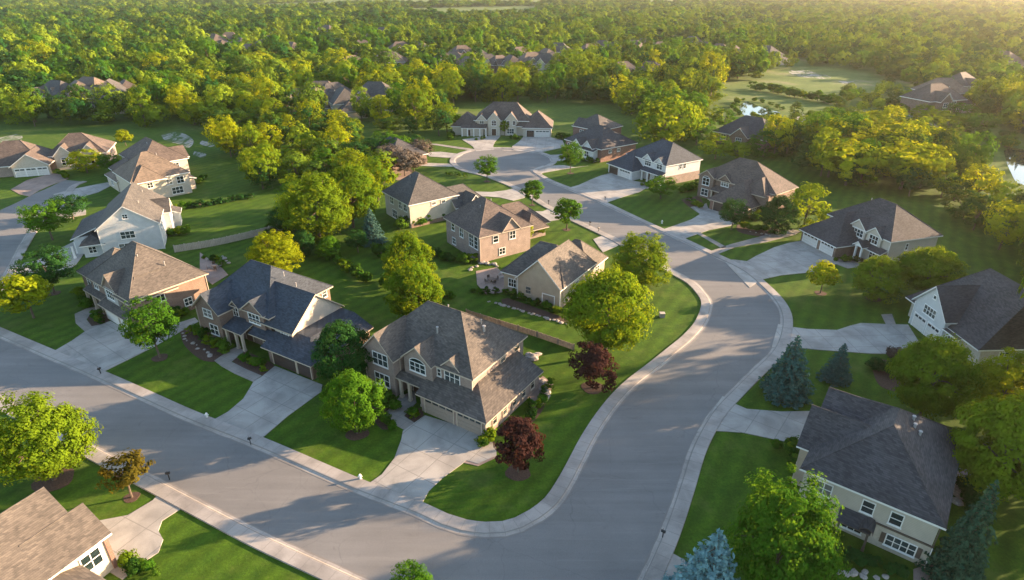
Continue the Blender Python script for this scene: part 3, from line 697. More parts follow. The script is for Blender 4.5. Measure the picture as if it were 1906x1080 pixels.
h.win('F', 13.5, 4.2, 2.2, 1.8, 1.8, 2, 2, arch=True); h.win('F', 20, 4.0, 2.2, 1.8, 1.8, 2, 2); h.win('F', -4, 1, 1.6, 2.2, 1.4, 3, 2); h.win('F', -14, 4, 1.6, 2.2, 1.4, 3, 2); h.door('F', 16.8, 5, 1.3)
h.done()

# H: mansion at the end of the cul-de-sac
h = House('mansion', 'wide tan house with many hipped roofs facing the round end of the street', (-18.4, 224), -4.8, 'stucco', 'sh_brown')
h.box(5, 2, 24, 15, 0, 5.4); h.roof(5, 2, 24, 15, 5.4, 5.0, 'u', 6, 4.5, .5); h.box(-3.2, 1, 5.5, 11, 0, 3.3); h.roof(-3.2, 1, 6.5, 11, 3.3, 3.8, 'v', 4.4, 4.4, .5)
h.box(.5, -.5, 8, 2, 0, 3.0); h.shed(.2, -1, 9.5, 2.2, 2.9, 4.0, 'F'); h.box(22.4, .1, 32.4, 13, 0, 3.4); h.roof(22.4, .1, 32.4, 13, 3.4, 4.3, 'v', 5, 5, .5); h.roof(20, 1.2, 26.2, 9, 3.6, 3.0, 'v', 2.4, 2.4, .4)
h.roof(9.6, .9, 14.2, 7, 5.4, 2.6, 'v', 0, 1.5, .3); h.box(9.7, .9, 14.1, 2, 0, 5.4); h.roof(5.8, 1.4, 9.0, 5.5, 5.4, 1.7, 'v', 0, 1, .25); h.roof(15.8, 1.4, 20.2, 7, 5.4, 2.4, 'v', 0, 1.5, .3); h.box(15.9, 1.4, 20.1, 2, 0, 5.4)
h.win('F', 7.4, 2, 4.6, 1.4, 1.2, 2, 2); h.win('F', 11.9, .9, 4.4, 1.5, 1.6, 2, 2, arch=True); h.win('F', 14.9, 2, 4.6, .9, 1.3, 1, 2); h.win('F', 17.0, 1.4, 4.5, 1.0, 1.3, 1, 2); h.win('F', 19.1, 1.4, 4.5, 1.0, 1.3, 1, 2); h.win('F', 21.6, 2, 4.5, 1.0, 1.3, 1, 2)
h.win('F', 17.8, 1.4, 1.6, 2.4, 1.7, 3, 2); h.door('F', 11.9, .9, 1.6, 2.3); h.garage('F', 25.0, .1, 2.7, 2.3, 'gar_dark', 3); h.garage('F', 29.3, .1, 4.8, 2.3, 'gar_white', 4)
for u in (.6, 2.6, 4.8, 7.0, 9.2): h.column(u, -.75, 2.8, .16)
h.door('F', 3.0, -.5, 1.2); h.vent(10, 11, 8.9)
h.done()

# I, J
h = House('brick_house', 'small brick house with pale corner, behind the white-fronted house', (21.5, 220.0), -46, 'br_red', 'sh_grey')
h.box(0, 0, 12, 12, 0, 4.4); h.roof(0, 0, 12, 12, 4.4, 3.6, 'u', 5, 6, .4); h.box(-1.6, 2, 1.5, 9, 0, 4.3, 'sd_white'); h.roof(-2, 3, 3, 8, 4.2, 1.8, 'u', 0, 1, .3); h.win('L', -1.6, 4.4, 2.8, 1.2, 1.1, 2, 2); h.win('F', 4, 0, 2.8, 1.6, 1.3, 2, 2); h.win('F', 8, 0, 2.8, 1.6, 1.3, 2, 2); h.door('F', 10.5, 0)
h.done()
JO = P(1119, 277.7, 4.2)
h = House('brick_house', 'grey-roofed house with white front and red-brown brick side near the round end', (JO.x, JO.y), -55, 'br_red', 'sh_dark')
h.box(-17, .2, -.2, 15, 0, 4.1); h.roof(-17, .2, -.2, 15, 4.1, 4.6, 'u', 7.0, 7.3, .4); h.box(-12, -1.6, -1.6, .2, 0, 3.4, 'sd_white'); h.shed(-12.4, -2.1, -1.2, .8, 3.3, 4.3, 'F'); h.roof(-6.8, -1.4, -2.6, 5, 4.0, 1.9, 'v', 0, 1, .3, 'sd_white'); h.roof(-11.6, -1.4, -8.0, 5, 4.0, 1.6, 'v', 0, 1, .3, 'sd_white')
h.win('F', -4.7, -1.6, 2.0, 1.8, 1.6, 2, 2); h.win('F', -9.8, -1.6, 2.0, 1.8, 1.6, 2, 2); h.door('F', -7.3, -1.6, 1.2); h.win('R', -.2, 4.0, 2.9, 1.1, .8, 2, 1); h.win('R', -.2, 7.5, 2.9, 1.1, .8, 2, 1); h.win('F', -15, .2, 2.4, 1.6, 1.5, 2, 2); h.vent(-5, 9, 7)
h.done()

# K: white house
h = House('sided_house', 'white sided house with dark slate roof and two dormer gables, right of the street', (41.17, 162.33), -58.7, 'sd_white', 'sh_slate')
h.box(-15.5, .1, -.1, 13, 0, 5.6); h.roof(-15.5, .1, -.1, 13, 5.6, 4.2, 'u', 6.4, 4.8, .45)
h.box(-18.6, -4.2, -8.4, 6, 0, 2.7); h.roof(-18.6, -4.2, -8.4, 7, 2.7, 3.6, 'v', 4.8, 0, .45); h.roof(-8.9, -.2, -5.2, 5, 5.6, 1.5, 'v', 0, 1, .3); h.roof(-4.2, -.2, -.9, 5, 5.6, 1.4, 'v', 0, 1, .3)
h.shed(-8.4, -1.6, .2, .2, 2.8, 3.6, 'F'); h.column(-7.6, -1.3, 2.7); h.column(-5.4, -1.3, 2.7); h.column(-.3, -1.3, 2.7)
h.box(-.3, -.05, .05, 13.1, 0, 2.4, 'br_tan')
h.win('F', -7.1, .1, 4.7, 2.3, 1.5, 3, 2); h.win('F', -2.6, .1, 4.7, 2.0, 1.5, 2, 2); h.win('F', -3.0, .1, 1.5, 2.2, 1.6, 3, 2); h.door('F', -6.4, .1, 1.2)
h.garage('F', -16.2, -4.2, 3.8, 2.2, 'gar_dark', 3); h.garage('F', -11.4, -4.2, 4.4, 2.2, 'gar_white', 4); h.win('R', -.1, 5.5, 4.5, .7, 1.2, 1, 2); h.win('R', -.1, 7.0, 4.5, .7, 1.2, 1, 2); h.vent(-3, 8, 8); h.spout(0, .0, 5.4)
h.done()

# L: brown brick house
h = House('brick_house', 'brown brick house with arched upper window and dark low garage, right of the street', (47.6, 153.6), -51.5, 'br_brown', 'sh_brown', 'trimtan')
h.box(.1, 1.0, 20.4, 10, 0, 5.6); h.box(.1, 0, 4.3, 1.0, 0, 5.6); h.roof(.1, 1.0, 20.4, 10, 5.6, 4.7, 'u', 7, 8.6, .5); h.roof(.1, 0, 4.3, 5.5, 5.6, 1.5, 'v', 0, 1, .3)
h.roof(5.6, .6, 8.6, 5, 5.6, 1.3, 'v', 0, 1, .3); h.box(8.3, -6.3, 18.1, 1.0, 0, 2.8, 'br_red'); h.roof(8.3, -6.3, 18.1, 4.0, 2.8, 4.2, 'v', 5, 0, .5); h.roof(13, -1.5, 19.2, 6.5, 5.0, 2.8, 'v', 3.0, 0, .4); h.box(12.9, -1.4, 20.3, 1.0, 2.5, 5.1)
h.shed(4.3, -1.2, 9, 1.1, 2.9, 3.8, 'F'); h.column(4.8, -.8, 2.8, .17, 'trimtan')
h.win('F', 2.2, 0, 4.3, 1.9, 1.7, 2, 2, arch=True); h.win('F', 2.2, 0, 1.5, 1.9, 1.6, 2, 2); h.win('F', 7.0, 1.0, 4.7, 2.0, 1.4, 3, 2, arch=True); h.win('F', 10.2, 1.0, 4.8, 1.2, 1.4, 2, 2)
h.garage('F', 11.2, -6.3, 3.6, 2.2, 'gar_dark', 0); h.garage('F', 15.6, -6.3, 3.6, 2.2, 'gar_dark', 0); h.door('F', 6.2, 1.0, 1.3); h.win('R', 18.1, -3, 1.7, 1.2, 1.2, 2, 2); h.vent(13, 6, 9.4)
h.done()

# M
h = House('brick_house', 'brick and cream house with three small gables and two white garage doors', (61.6, 121.7), -73.7, 'br_brown', 'sh_dark')
h.box(-.5, 6.0, 15.3, 17.5, 0, 5.6, 'sd_cream'); h.roof(-.5, 6.0, 15.3, 17.5, 5.6, 4.4, 'u', 5.6, 6.0, .5); h.box(-1.0, .1, 8.8, 8, 0, 2.7); h.roof(-1.0, .1, 8.8, 9.5, 2.7, 4.4, 'v', 5.4, 0, .5)
h.roof(5.6, 5.5, 9.8, 10, 5.3, 1.8, 'v', 0, 1, .3, 'sd_cream'); h.box(5.7, 5.5, 9.7, 6.0, 3, 5.3, 'sd_cream'); h.roof(10.0, 5.5, 13.7, 10, 5.3, 1.5, 'v', 0, 1, .3, 'sd_cream'); h.box(10.1, 5.5, 13.6, 6.0, 0, 5.3, 'sd_cream'); h.roof(3.0, 5.6, 5.5, 9, 5.3, 1.1, 'v', 0, 1, .25, 'sd_cream'); h.box(3.1, 5.6, 5.5, 6, 3, 5.3, 'sd_cream')
h.shed(8.6, 4.0, 15.5, 5.7, 2.8, 3.5, 'F'); h.column(10.2, 3.6, 3.0, .16); h.column(11.6, 3.6, 3.0, .16); h.roof(9.9, 3.2, 11.9, 6, 3.0, .8, 'v', 0, 1, .25, 'white'); h.box(8.8, 5.6, 15.25, 6.05, 0, 2.6)
h.garage('F', 1.7, .1, 4.0, 2.2, 'gar_white', 4); h.garage('F', 6.5, .1, 3.4, 2.2, 'gar_white', 4); h.win('F', 7.7, 5.5, 4.5, 3.0, 1.3, 4, 2); h.win('F', 11.9, 5.5, 4.5, 2.0, 1.5, 3, 2); h.win('F', 13.2, 5.5, 1.5, 2.6, 1.6, 4, 2); h.door('F', 10.9, 5.6, 1.2, 2.2, mat='white')
h.win('F', 4.3, 5.6, 4.6, .9, 1.1, 1, 2); h.win('R', 15.3, 10.2, 3.8, .5, 1.2, 1, 2); h.win('R', 15.3, 13, 2.2, .5, 1.0, 1, 1); h.vent(1.5, 3.0, 4.8); h.vent(4, 11, 9.6); h.spout(15.35, 6.0, 5.4)
h.done()

# N
h = House('sided_house', 'white gabled house with a large dark roof at the right edge', (63.9, 87.1), -87.3, 'sd_white', 'sh_dark')
h.box(.2, .1, 7.2, 10, 0, 4.4); h.roof(.2, .1, 7.2, 12, 4.4, 3.7, 'v', 0, 0, .45); h.box(-2.3, 1.5, 13.2, 16.5, 0, 3.4, 'stucco'); h.roof(-2.3, 1.0, 13.2, 16.5, 3.4, 6.6, 'u', 4.2, 2.6, .5)
h.box(7.2, .6, 9.5, 2, 0, 2.8); h.shed(7.0, .0, 10.5, 2.5, 2.9, 4.0, 'F')
h.win('F', 3.6, .1, 3.9, 2.6, 1.3, 4, 2); h.win('F', 3.7, .1, 6.4, .5, .5, 1, 1); h.garage('F', 2.2, .1, 2.6, 2.3, 'gar_white', 3); h.garage('F', 5.3, .1, 2.6, 2.3, 'gar_white', 3); h.win('F', 8.4, .6, 1.6, 1.0, 1.3, 2, 2); h.win('R', 13.2, 5, 1.8, 1.4, 1.3, 2, 2); h.win('R', 13.2, 10, 1.8, 1.4, 1.3, 2, 2); h.vent(5, 9, 9.8); h.spout(.2, .05, 4)
h.done()

# O
h = House('sided_house', 'cream sided two-storey house with big dark hip roof in the lower right corner', (28.8, 47.4), -38, 'sd_tan', 'sh_dark')
h.box(.4, .5, 12.0, 16.2, 0, 5.6, 'sd_cream'); h.roof(.4, .5, 12.0, 16.2, 5.6, 3.9, 'v', 6.3, 6.0, .45, t=.22); h.box(-.2, 5.2, 1, 16.1, 0, 5.4); h.roof(-.2, 5.2, 8, 16.1, 5.4, 3.6, 'u', 0, 1, .4)
h.box(-1.0, 4.2, 1, 10.2, 0, 5.3); h.roof(-1.0, 4.2, 6, 10.2, 5.3, 3.0, 'u', 0, 1, .35); h.box(.35, .45, 12.05, 4.0, 0, 2.6, 'stucco')
b_ = MB(); b_.box(7.0, .36, 2.6, 12.12, .44, 2.8, M['trimdark']); b_.box(12.05, .36, 0, 12.14, .5, 5.4, M['trimdark']); b_.build('trim_board', h.root)
h.win('F', 6.4, .5, 4.0, .95, 1.35, 1, 2); h.win('F', 8.8, .5, 4.0, .95, 1.35, 1, 2); h.win('F', 9.8, .45, 1.35, 2.4, 1.25, 4, 2, shut='trimdark'); h.win('F', 5.6, .45, 1.2, 1.8, 1.2, 3, 1); h.win('F', 2.4, .5, 4.0, 1.4, 1.4, 2, 2)
c_ = MB(); c_.slab([(4.3, -1.2, 2.35), (7.3, -1.2, 2.35), (7.3, .4, 3.0), (4.3, .4, 3.0)], [(0, 1, 2, 3)], .12, M['sh_dark'], M['trimdark'])
for i in range(6):
    t0, t1 = math.pi * i / 6, math.pi * (i + 1) / 6
    c_.slab([(6.9 + .6 * math.cos(t0), -1.25, 2.4 + .6 * math.sin(t0)), (6.9 + .6 * math.cos(t0), .4, 2.5 + .6 * math.sin(t0)), (6.9 + .6 * math.cos(t1), .4, 2.5 + .6 * math.sin(t1)), (6.9 + .6 * math.cos(t1), -1.25, 2.4 + .6 * math.sin(t1))], [(0, 1, 2, 3)], .08, M['sh_dark'], M['trimdark'])
c_.build('awning', h.root); h.column(4.6, -1.0, 2.3, .1, 'trimdark'); h.column(7.1, -1.0, 2.3, .1, 'trimdark')
h.garage('L', -1.0, 7.2, 4.4, 2.3, 'gar_white', 4); h.garage('L', -.2, 13.2, 4.4, 2.3, 'gar_white', 4); h.win('R', 12.0, 5, 4.2, 1.0, 1.2, 1, 2); h.win('R', 12.0, 10, 4.2, 1.0, 1.2, 1, 2)
h.vent(7.6, 10.6, 8.9, .14, .3); h.vent(8.5, 9.2, 8.3, .14, .3); h.vent(7.9, 9.6, 8.7, .14, .3); h.spout(12.1, .35, 2.6)
h.done()

# P
h = House('brick_house', 'sunlit cream house with a brown gable roof cut off by the lower left corner', (-38.27, 37.08), 63.7, 'stucco', 'sh_taupe')
h.box(-7.5, .4, 2.2, 10.8, 0, 4.3); h.roof(-7.5, .4, 2.2, 10.8, 4.3, 3.9, 'u', 0, 0, .45); h.box(0, .4, 3.5, 5.6, 0, 4.3); h.roof(-1, .4, 3.5, 5.6, 4.3, 1.95, 'u', 0, 0, .45)
h.box(3.25, .25, 3.65, .7, 0, 4.1, 'br_red'); h.box(-9, -3.5, .8, .4, 0, 2.9); h.roof(-9, -3.5, .6, 4, 2.9, 2.0, 'v', 3.4, 0, .45)
h.win('F', 1.9, .4, 2.6, 1.6, 1.7, 2, 2); h.garage('R', 3.5, 3.1, 3.6, 2.3, 'gar_tan', 3); h.garage('R', 2.2, 8.4, 3.6, 2.3, 'gar_tan', 3); h.win('F', -3, -3.5, 1.6, 1.6, 1.2, 2, 2); h.vent(-3, 3, 6.6)
h.done()

# Q, R, S
h = House('hip_roofed_house', 'pale cream-sided two-storey house with a grey hip roof, first of three seen from behind', (-30.4, 139.8), -53.4, 'sd_cream', 'sh_grey')
h.box(.4, .4, 12.6, 12.7, 0, 5.6); h.box(-.4, 1.2, .5, 6, 0, 2.8, 'br_brown'); h.roof(.4, .4, 12.6, 12.7, 5.6, 4.4, 'u', 4.4, 6.0, .45); h.box(6, 12.5, 14, 20, 0, 3); h.roof(6, 11.5, 14, 20, 3, 3.6, 'v', 0, 3.9, .4); h.roof(11, 13, 16, 18, 3, 2.6, 'u', 1, 0, .3, 'br_tan'); h.box(14, 13.1, 15.7, 17.9, 0, 3, 'br_tan')
h.win('F', 4.0, .4, 4.3, 1.6, 1.5, 2, 2); h.win('F', 8.2, .4, 4.3, 1.4, 1.6, 2, 2); h.win('F', 10.6, .4, 4.3, 1.4, 1.6, 2, 2); h.win('F', 10.2, .4, 1.3, 1.6, 1.5, 2, 2); h.win('F', 5.0, .4, 1.3, 2.2, 1.8, 3, 2); h.win('R', 12.6, 6.5, 4.6, 1.0, .6, 1, 1); h.win('R', 12.6, 9, 4.6, 1.0, .6, 1, 1); h.box(12.5, .5, 12.7, 12.6, 0, .9, 'br_brown'); h.vent(5, 5, 9.2); h.spout(12.6, 12.7, 5.4)
h.done()
h = House('brick_house', 'tan brick house with a hip roof and side dormer, second of three seen from behind', (-14.3, 121.8), -55.6, 'br_tan', 'sh_brown', 'trimtan')
h.box(.4, .4, 13.8, 12.4, 0, 5.6); h.roof(.4, .4, 13.8, 12.4, 5.6, 4.4, 'u', 4.6, 7.0, .45); h.roof(9, 5.5, 14, 9.5, 5.6, 2.3, 'u', 1, 0, .3); h.box(0, 12, 9, 20, 0, 3.2); h.roof(0, 12, 9, 20.5, 3.2, 3.8, 'v', 0, 4.4, .45); h.roof(3, 13.5, 11.5, 18.5, 3.2, 2.4, 'u', 1, 2.4, .3)
h.win('F', 3.4, .4, 4.4, 1.2, 1.5, 1, 2); h.win('F', 6.8, .4, 4.2, 1.3, 1.8, 2, 2, arch=True); h.win('F', 10.6, .4, 3.8, 1.5, 2.4, 2, 3); h.win('F', 12.4, .4, 3.8, 1.2, 2.4, 1, 3); h.win('F', 3.6, .4, 1.3, 1.3, 1.3, 2, 2); h.win('R', 13.8, 4.0, 4.3, 1.1, 1.3, 1, 2); h.win('R', 13.8, 8.0, 4.3, 1.3, 1.5, 2, 2); h.win('R', 13.8, 5.5, 1.4, 1.3, 1.3, 2, 2); h.vent(7.5, 4.5, 9.0); h.vent(6, 8, 9.3); h.spout(13.85, .4, 5.4)
h.done()
h = House('gabled_house', 'beige-sided house with a wide gable end, third of three seen from behind', (-2.3, 98), -32.9, 'sd_tan', 'sh_taupe')
h.box(.4, 1.0, 12.2, 11.5, 0, 4.0); h.box(3.9, .1, 12.1, 6, 0, 4.0); h.roof(.4, .9, 12.2, 12.5, 4.0, 4.2, 'u', 4.0, 4.6, .45); h.roof(3.9, .1, 12.1, 12.5, 4.0, 4.0, 'v', 0, 2, .45); h.box(3.0, 11.5, 11.8, 18.2, 0, 3.0); h.roof(3.0, 11.0, 11.8, 18.4, 3.0, 3.5, 'u', 4.2, 3.6, .4)
h.win('F', 2.2, 1.0, 2.0, 1.5, 1.4, 3, 2); h.garage('F', 10.0, .1, 2.2, 2.1, 'gar_tan', 0); h.win('F', 6.0, .1, 2.0, 1.0, 1.2, 1, 2, 'trimtan'); h.win('R', 12.2, 6, 2.4, 1.2, 1.2, 2, 2); h.win('R', 11.8, 15, 1.8, 1.4, 1.3, 2, 2); h.garage('B', 7, 18.2, 4.6, 2.2, 'gar_white', 4); h.vent(5.6, 7.8, 7.5); h.spout(3.85, .05, 3.8); h.spout(12.2, .05, 3.8)
h.done()
# T, U half hidden among trees
p = P(1374, 262)
h = House('hip_roofed_house', 'house with a dark roof half hidden among bright trees beside the pond', (p.x - 9, p.y - 1), -48, 'br_brown', 'sh_dark')
h.box(0, 0, 20, 15, 0, 3.6); h.roof(0, 0, 20, 15, 3.6, 5.0, 'u', 6.5, 7.5, .5); h.roof(7, -1.5, 13, 6, 3.5, 2.6, 'v', 0, 1, .4); h.box(7, -1.5, 13, 0, 0, 3.5); h.win('F', 3.5, 0, 2.2, 1.8, 1.6, 2, 2); h.win('F', 10, -1.5, 2.2, 2, 1.6, 3, 2)
h.done()
p = P(716, 306)
h = House('hip_roofed_house', 'low brown house overgrown by trees at the end of the bare mulch slope', (p.x - 6, p.y + 4), -50, 'br_brown', 'sh_dark')
h.box(0, 0, 15, 12, 0, 3.4); h.roof(0, 0, 15, 12, 3.4, 4.0, 'u', 5, 6, .5); h.win('F', 3.5, 0, 2.0, 1.8, 1.4, 2, 2); h.win('F', 9, 0, 2.0, 1.8, 1.4, 2, 2)
h.done()
sheet('mulch_slope', PX([(695, 270), (740, 285), (770, 320), (745, 325), (700, 300)]), 0.03, M['mulch'], .05)
# ------------------------------------------------------------------ vegetation
def quads(name, C_, Nn, S_, mats, extra=None, asp=0.75):
    """many small leaf faces: centres, normals, sizes"""
    n = len(C_)
    rr = np.random.RandomState(n)
    Nn = Nn / (np.linalg.norm(Nn, axis=1, keepdims=True) + 1e-9)
    t = rr.normal(size=(n, 3)); t -= (t * Nn).sum(1, keepdims=True) * Nn; t /= np.linalg.norm(t, axis=1, keepdims=True) + 1e-9
    b = np.cross(Nn, t)
    h = S_[:, None] * 0.5
    # kite outline, so a leaf spray has a point
    v = np.stack([C_ - t * h, C_ - b * h * asp + t * h * .1, C_ + t * h * 1.15, C_ + b * h * asp + t * h * .1], 1).reshape(-1, 3)
    me = bpy.data.meshes.new(name)
    me.vertices.add(4 * n); me.vertices.foreach_set('co', v.ravel())
    me.loops.add(4 * n); me.loops.foreach_set('vertex_index', np.arange(4 * n))
    me.polygons.add(n); me.polygons.foreach_set('loop_start', np.arange(0, 4 * n, 4)); me.polygons.foreach_set('loop_total', np.full(n, 4))
    for m in mats: me.materials.append(m)
    me.update(calc_edges=True); me.validate()
    return me
def crown_pts(seed, n_cl, per, rx, rz, z0, cl=0.24, size=0.34, shape='round', fill=0.45, rad_w=.9):
    r = np.random.RandomState(seed)
    lob = r.normal(size=(7, 3)); lob /= np.linalg.norm(lob, axis=1, keepdims=True); la = r.uniform(-.16, .30, 7)
    d = r.normal(size=(n_cl, 3)); d /= np.linalg.norm(d, axis=1, keepdims=True)
    rad = r.uniform(fill, 1.0, n_cl) ** 0.6
    k = 1 + (la[None, :] * np.clip((d @ lob.T - .45) / .55, 0, 1) * 1.3).sum(1)
    c = d * (rad * k)[:, None]
    if shape == 'round': c[:, 2] = np.where(c[:, 2] < 0, c[:, 2] * .8, c[:, 2])
    if shape == 'oval':
        c[:, :2] *= (1.05 - .45 * np.clip(c[:, 2:3], 0, 1) ** 1.5)
    if shape == 'flat': c[:, 2] *= .75
    cc = c * np.array([rx, rx, rz]) + np.array([0, 0, z0 + rz])
    cs = r.uniform(.65, 1.35, n_cl) * cl * rx
    idx = np.repeat(np.arange(n_cl), per); n = len(idx)
    q = r.normal(size=(n, 3)); q /= np.linalg.norm(q, axis=1, keepdims=True)
    qr = r.uniform(.35, 1, n) ** .5
    off = q * (qr * cs[idx])[:, None] * np.array([1, 1, .62])
    C_ = cc[idx] + off
    out = d[idx] * rad_w + q * .9 + np.array([0, 0, .35]) + r.normal(size=(n, 3)) * .38
    S_ = r.uniform(.6, 1.35, n) * size
    keep = C_[:, 2] > .25
    return C_[keep], out[keep], S_[keep], cc
def trunk_mb(seed, h, r0, cc, nl=9, seg=7):
    r = random.Random(seed); mb = MB(); m = M['bark']
    pts = [Vector((0, 0, -.1))]; x = y = 0
    for i in range(1, 6):
        x += r.uniform(-.06, .06) * h * .2; y += r.uniform(-.06, .06) * h * .2; pts.append(Vector((x, y, h * i / 5)))
    for i in range(5): mb.tube(pts[i], pts[i + 1], r0 * (1 - i * .17), r0 * (1 - (i + 1) * .17), m, seg)
    idx = list(range(len(cc))); r.shuffle(idx)
    for k in idx[:nl]:
        s = pts[r.randint(2, 4)]; e = Vector(cc[k]); mid = s.lerp(e, .5) + Vector((0, 0, .06 * h))
        mb.tube(s, mid, r0 * .42, r0 * .27, m, 5); mb.tube(mid, e, r0 * .27, r0 * .08, m, 4)
    return mb
TREE = {}
def make_tree(key, seed, n_cl, per, rx, rz, z0, leaf, size, shape='round', cl=.24, fill=.45, th=None, r0=.22, nl=9, rad_w=.9):
    C_, Nn, S_, cc = crown_pts(seed, n_cl, per, rx, rz, z0, cl, size, shape, fill, rad_w)
    cm = quads('crown_' + key, C_, Nn, S_, [L[leaf]])
    tm = trunk_mb(seed, th or (z0 + rz * 1.1), r0, cc, nl).mesh('trunk_' + key)
    e = [np.percentile(C_[:, i], 98.5) - np.percentile(C_[:, i], 1.5) for i in (0, 1)]
    TREE[key] = (cm, tm, sum(e) / 2 + size, np.percentile(C_[:, 2], 99.5) + size * .3)
def spruce(key, seed, h, r, leaf, n_l=24, per=44, size=.40):
    rd = np.random.RandomState(seed); Cs = []; Ns = []; Ss = []; mb = MB(); m = M['bark']
    mb.tube((0, 0, -.1), (0, 0, h * .97), .17, .03, m, 7)
    for i in range(n_l):
        f = i / (n_l - 1); z = .35 + (h - .4) * f; rr = r * (1 - f) ** .82 * rd.uniform(.9, 1.08) + .12
        nb = int(5 + 12 * (1 - f))
        for k in range(nb):
            a = 2 * math.pi * (k + rd.uniform(0, .6)) / nb + i; L_ = rr * rd.uniform(.8, 1.12)
            n = max(5, int(per * (.35 + (1 - f) * .8) * L_ / r + 5))
            t = rd.uniform(.12, 1, n) ** .75; wd = .26 * L_ * (1 - t * .65)
            px = L_ * t; side = rd.uniform(-1, 1, n) * wd; dz = -.16 * L_ * t + .14 * L_ * t ** 3 + rd.uniform(-.07, .07, n) * 1.2
            X = px * math.cos(a) - side * math.sin(a); Y = px * math.sin(a) + side * math.cos(a)
            Cs.append(np.stack([X, Y, z + dz], 1)); Ns.append(np.stack([.5 * np.full(n, math.cos(a)), .5 * np.full(n, math.sin(a)), np.full(n, 1.)], 1) + rd.normal(size=(n, 3)) * .45); Ss.append(rd.uniform(.7, 1.3, n) * size)
            if k % 2 == 0 and f < .9: mb.tube((0, 0, z), (L_ * .8 * math.cos(a), L_ * .8 * math.sin(a), z - .1 * L_), .035, .012, m, 4)
    cm = quads('crown_' + key, np.concatenate(Cs), np.concatenate(Ns), np.concatenate(Ss), [L[leaf]], asp=.5)
    TREE[key] = (cm, mb.mesh('trunk_' + key), 2 * r * 1.05, h)

# yard trees (high detail)
make_tree('mapleA', 1, 300, 95, 3.9, 3.7, 1.4, 'bright', .22, cl=.19)
make_tree('mapleB', 2, 320, 90, 4.2, 3.5, 1.2, 'bright', .23, 'oval', .19)
make_tree('mapleC', 3, 240, 90, 3.6, 3.6, 1.6, 'green', .23, 'oval', .2)
make_tree('airy', 4, 110, 70, 3.0, 3.1, 1.9, 'green', .25, 'round', .24, .3, r0=.16)
make_tree('young', 5, 55, 60, 1.6, 1.7, 1.3, 'green', .24, 'oval', .30, .25, r0=.09, nl=7)
make_tree('plum', 6, 85, 75, 2.3, 2.4, 1.1, 'purple', .28, 'oval', .28, .3, r0=.13)
make_tree('rowan', 7, 45, 48, 1.5, 1.5, 1.5, 'amber', .22, 'flat', .30, .3, r0=.1)
spruce('spruce', 8, 9.0, 3.0, 'spruce'); spruce('blue_spruce', 9, 6.6, 2.9, 'blue', 21, 46, .34)
# wood trees (middle detail) and far wood trees
for i in range(7):
    make_tree('wood%d' % i, 20 + i, 85, 30, 4.2, 4.4 + .5 * (i % 3), 1.6, 'wood', .55, ('round', 'oval', 'round')[i % 3], .25, .55, r0=.25, nl=6, rad_w=1.6)
for i in range(8):
    make_tree('far%d' % i, 40 + i, 52, 17, 4.3, 4.4 + .6 * (i % 3), 1.0, ('wood', 'wood', 'dark', 'wood', 'green', 'wood', 'green', 'dark')[i], .95, ('round', 'oval')[i % 2], .28, .6, r0=.25, nl=0, rad_w=2.0)

def plant(name, key, loc, width, height, leaf=None, label='', cat='tree', group=None, rz=None, crown='crown', trunk='trunk'):
    cm, tm, w0, h0 = TREE[key]
    sx = width / w0; sz = height / h0
    if rz is None: rz = (loc[0] * 7.3 + loc[1] * 3.1) % 6.28
    e = tag(empty(name, (loc[0], loc[1], 0), rz, (sx, sx, sz)), label, cat, group)
    c = link(crown, cm, e)
    if leaf: c.material_slots[0].link = 'OBJECT'; c.material_slots[0].material = L[leaf]
    link(trunk, tm, e)
    return e
def tree_at(bx, by, wpx, top, key, leaf, label, name='tree', ring=0, group=None, cat='tree'):
    """bx is where the middle of the crown shows, by where the trunk meets the ground"""
    p = P(bx, by); hgt = topz(p.x, p.y, top)
    for _ in range(6): p.x += (bx - proj(p.x, p.y, hgt * .55)[0]) / CAM_F * p.y * 1.05
    d = math.sqrt(p.x ** 2 + p.y ** 2 + (CAM_H - hgt * .55) ** 2)
    w = wpx * d / CAM_F * .91; hgt *= .95
    if d > 150 and key.startswith('maple'): key = 'wood%d' % int(bx % 7); leaf = leaf or 'bright'
    e = plant(name, key, p, w, max(hgt, 1.2), leaf, label, cat, group)
    if ring:
        pts = [Vector((p.x + ring * (1 + .12 * math.sin(3 * a + bx)) * math.cos(a), p.y + ring * math.sin(a), 0)) for a in [i * math.pi / 8 for i in range(16)]]
        sheet('mulch_bed', pts, .035, M['mulch'], .05)
    return e
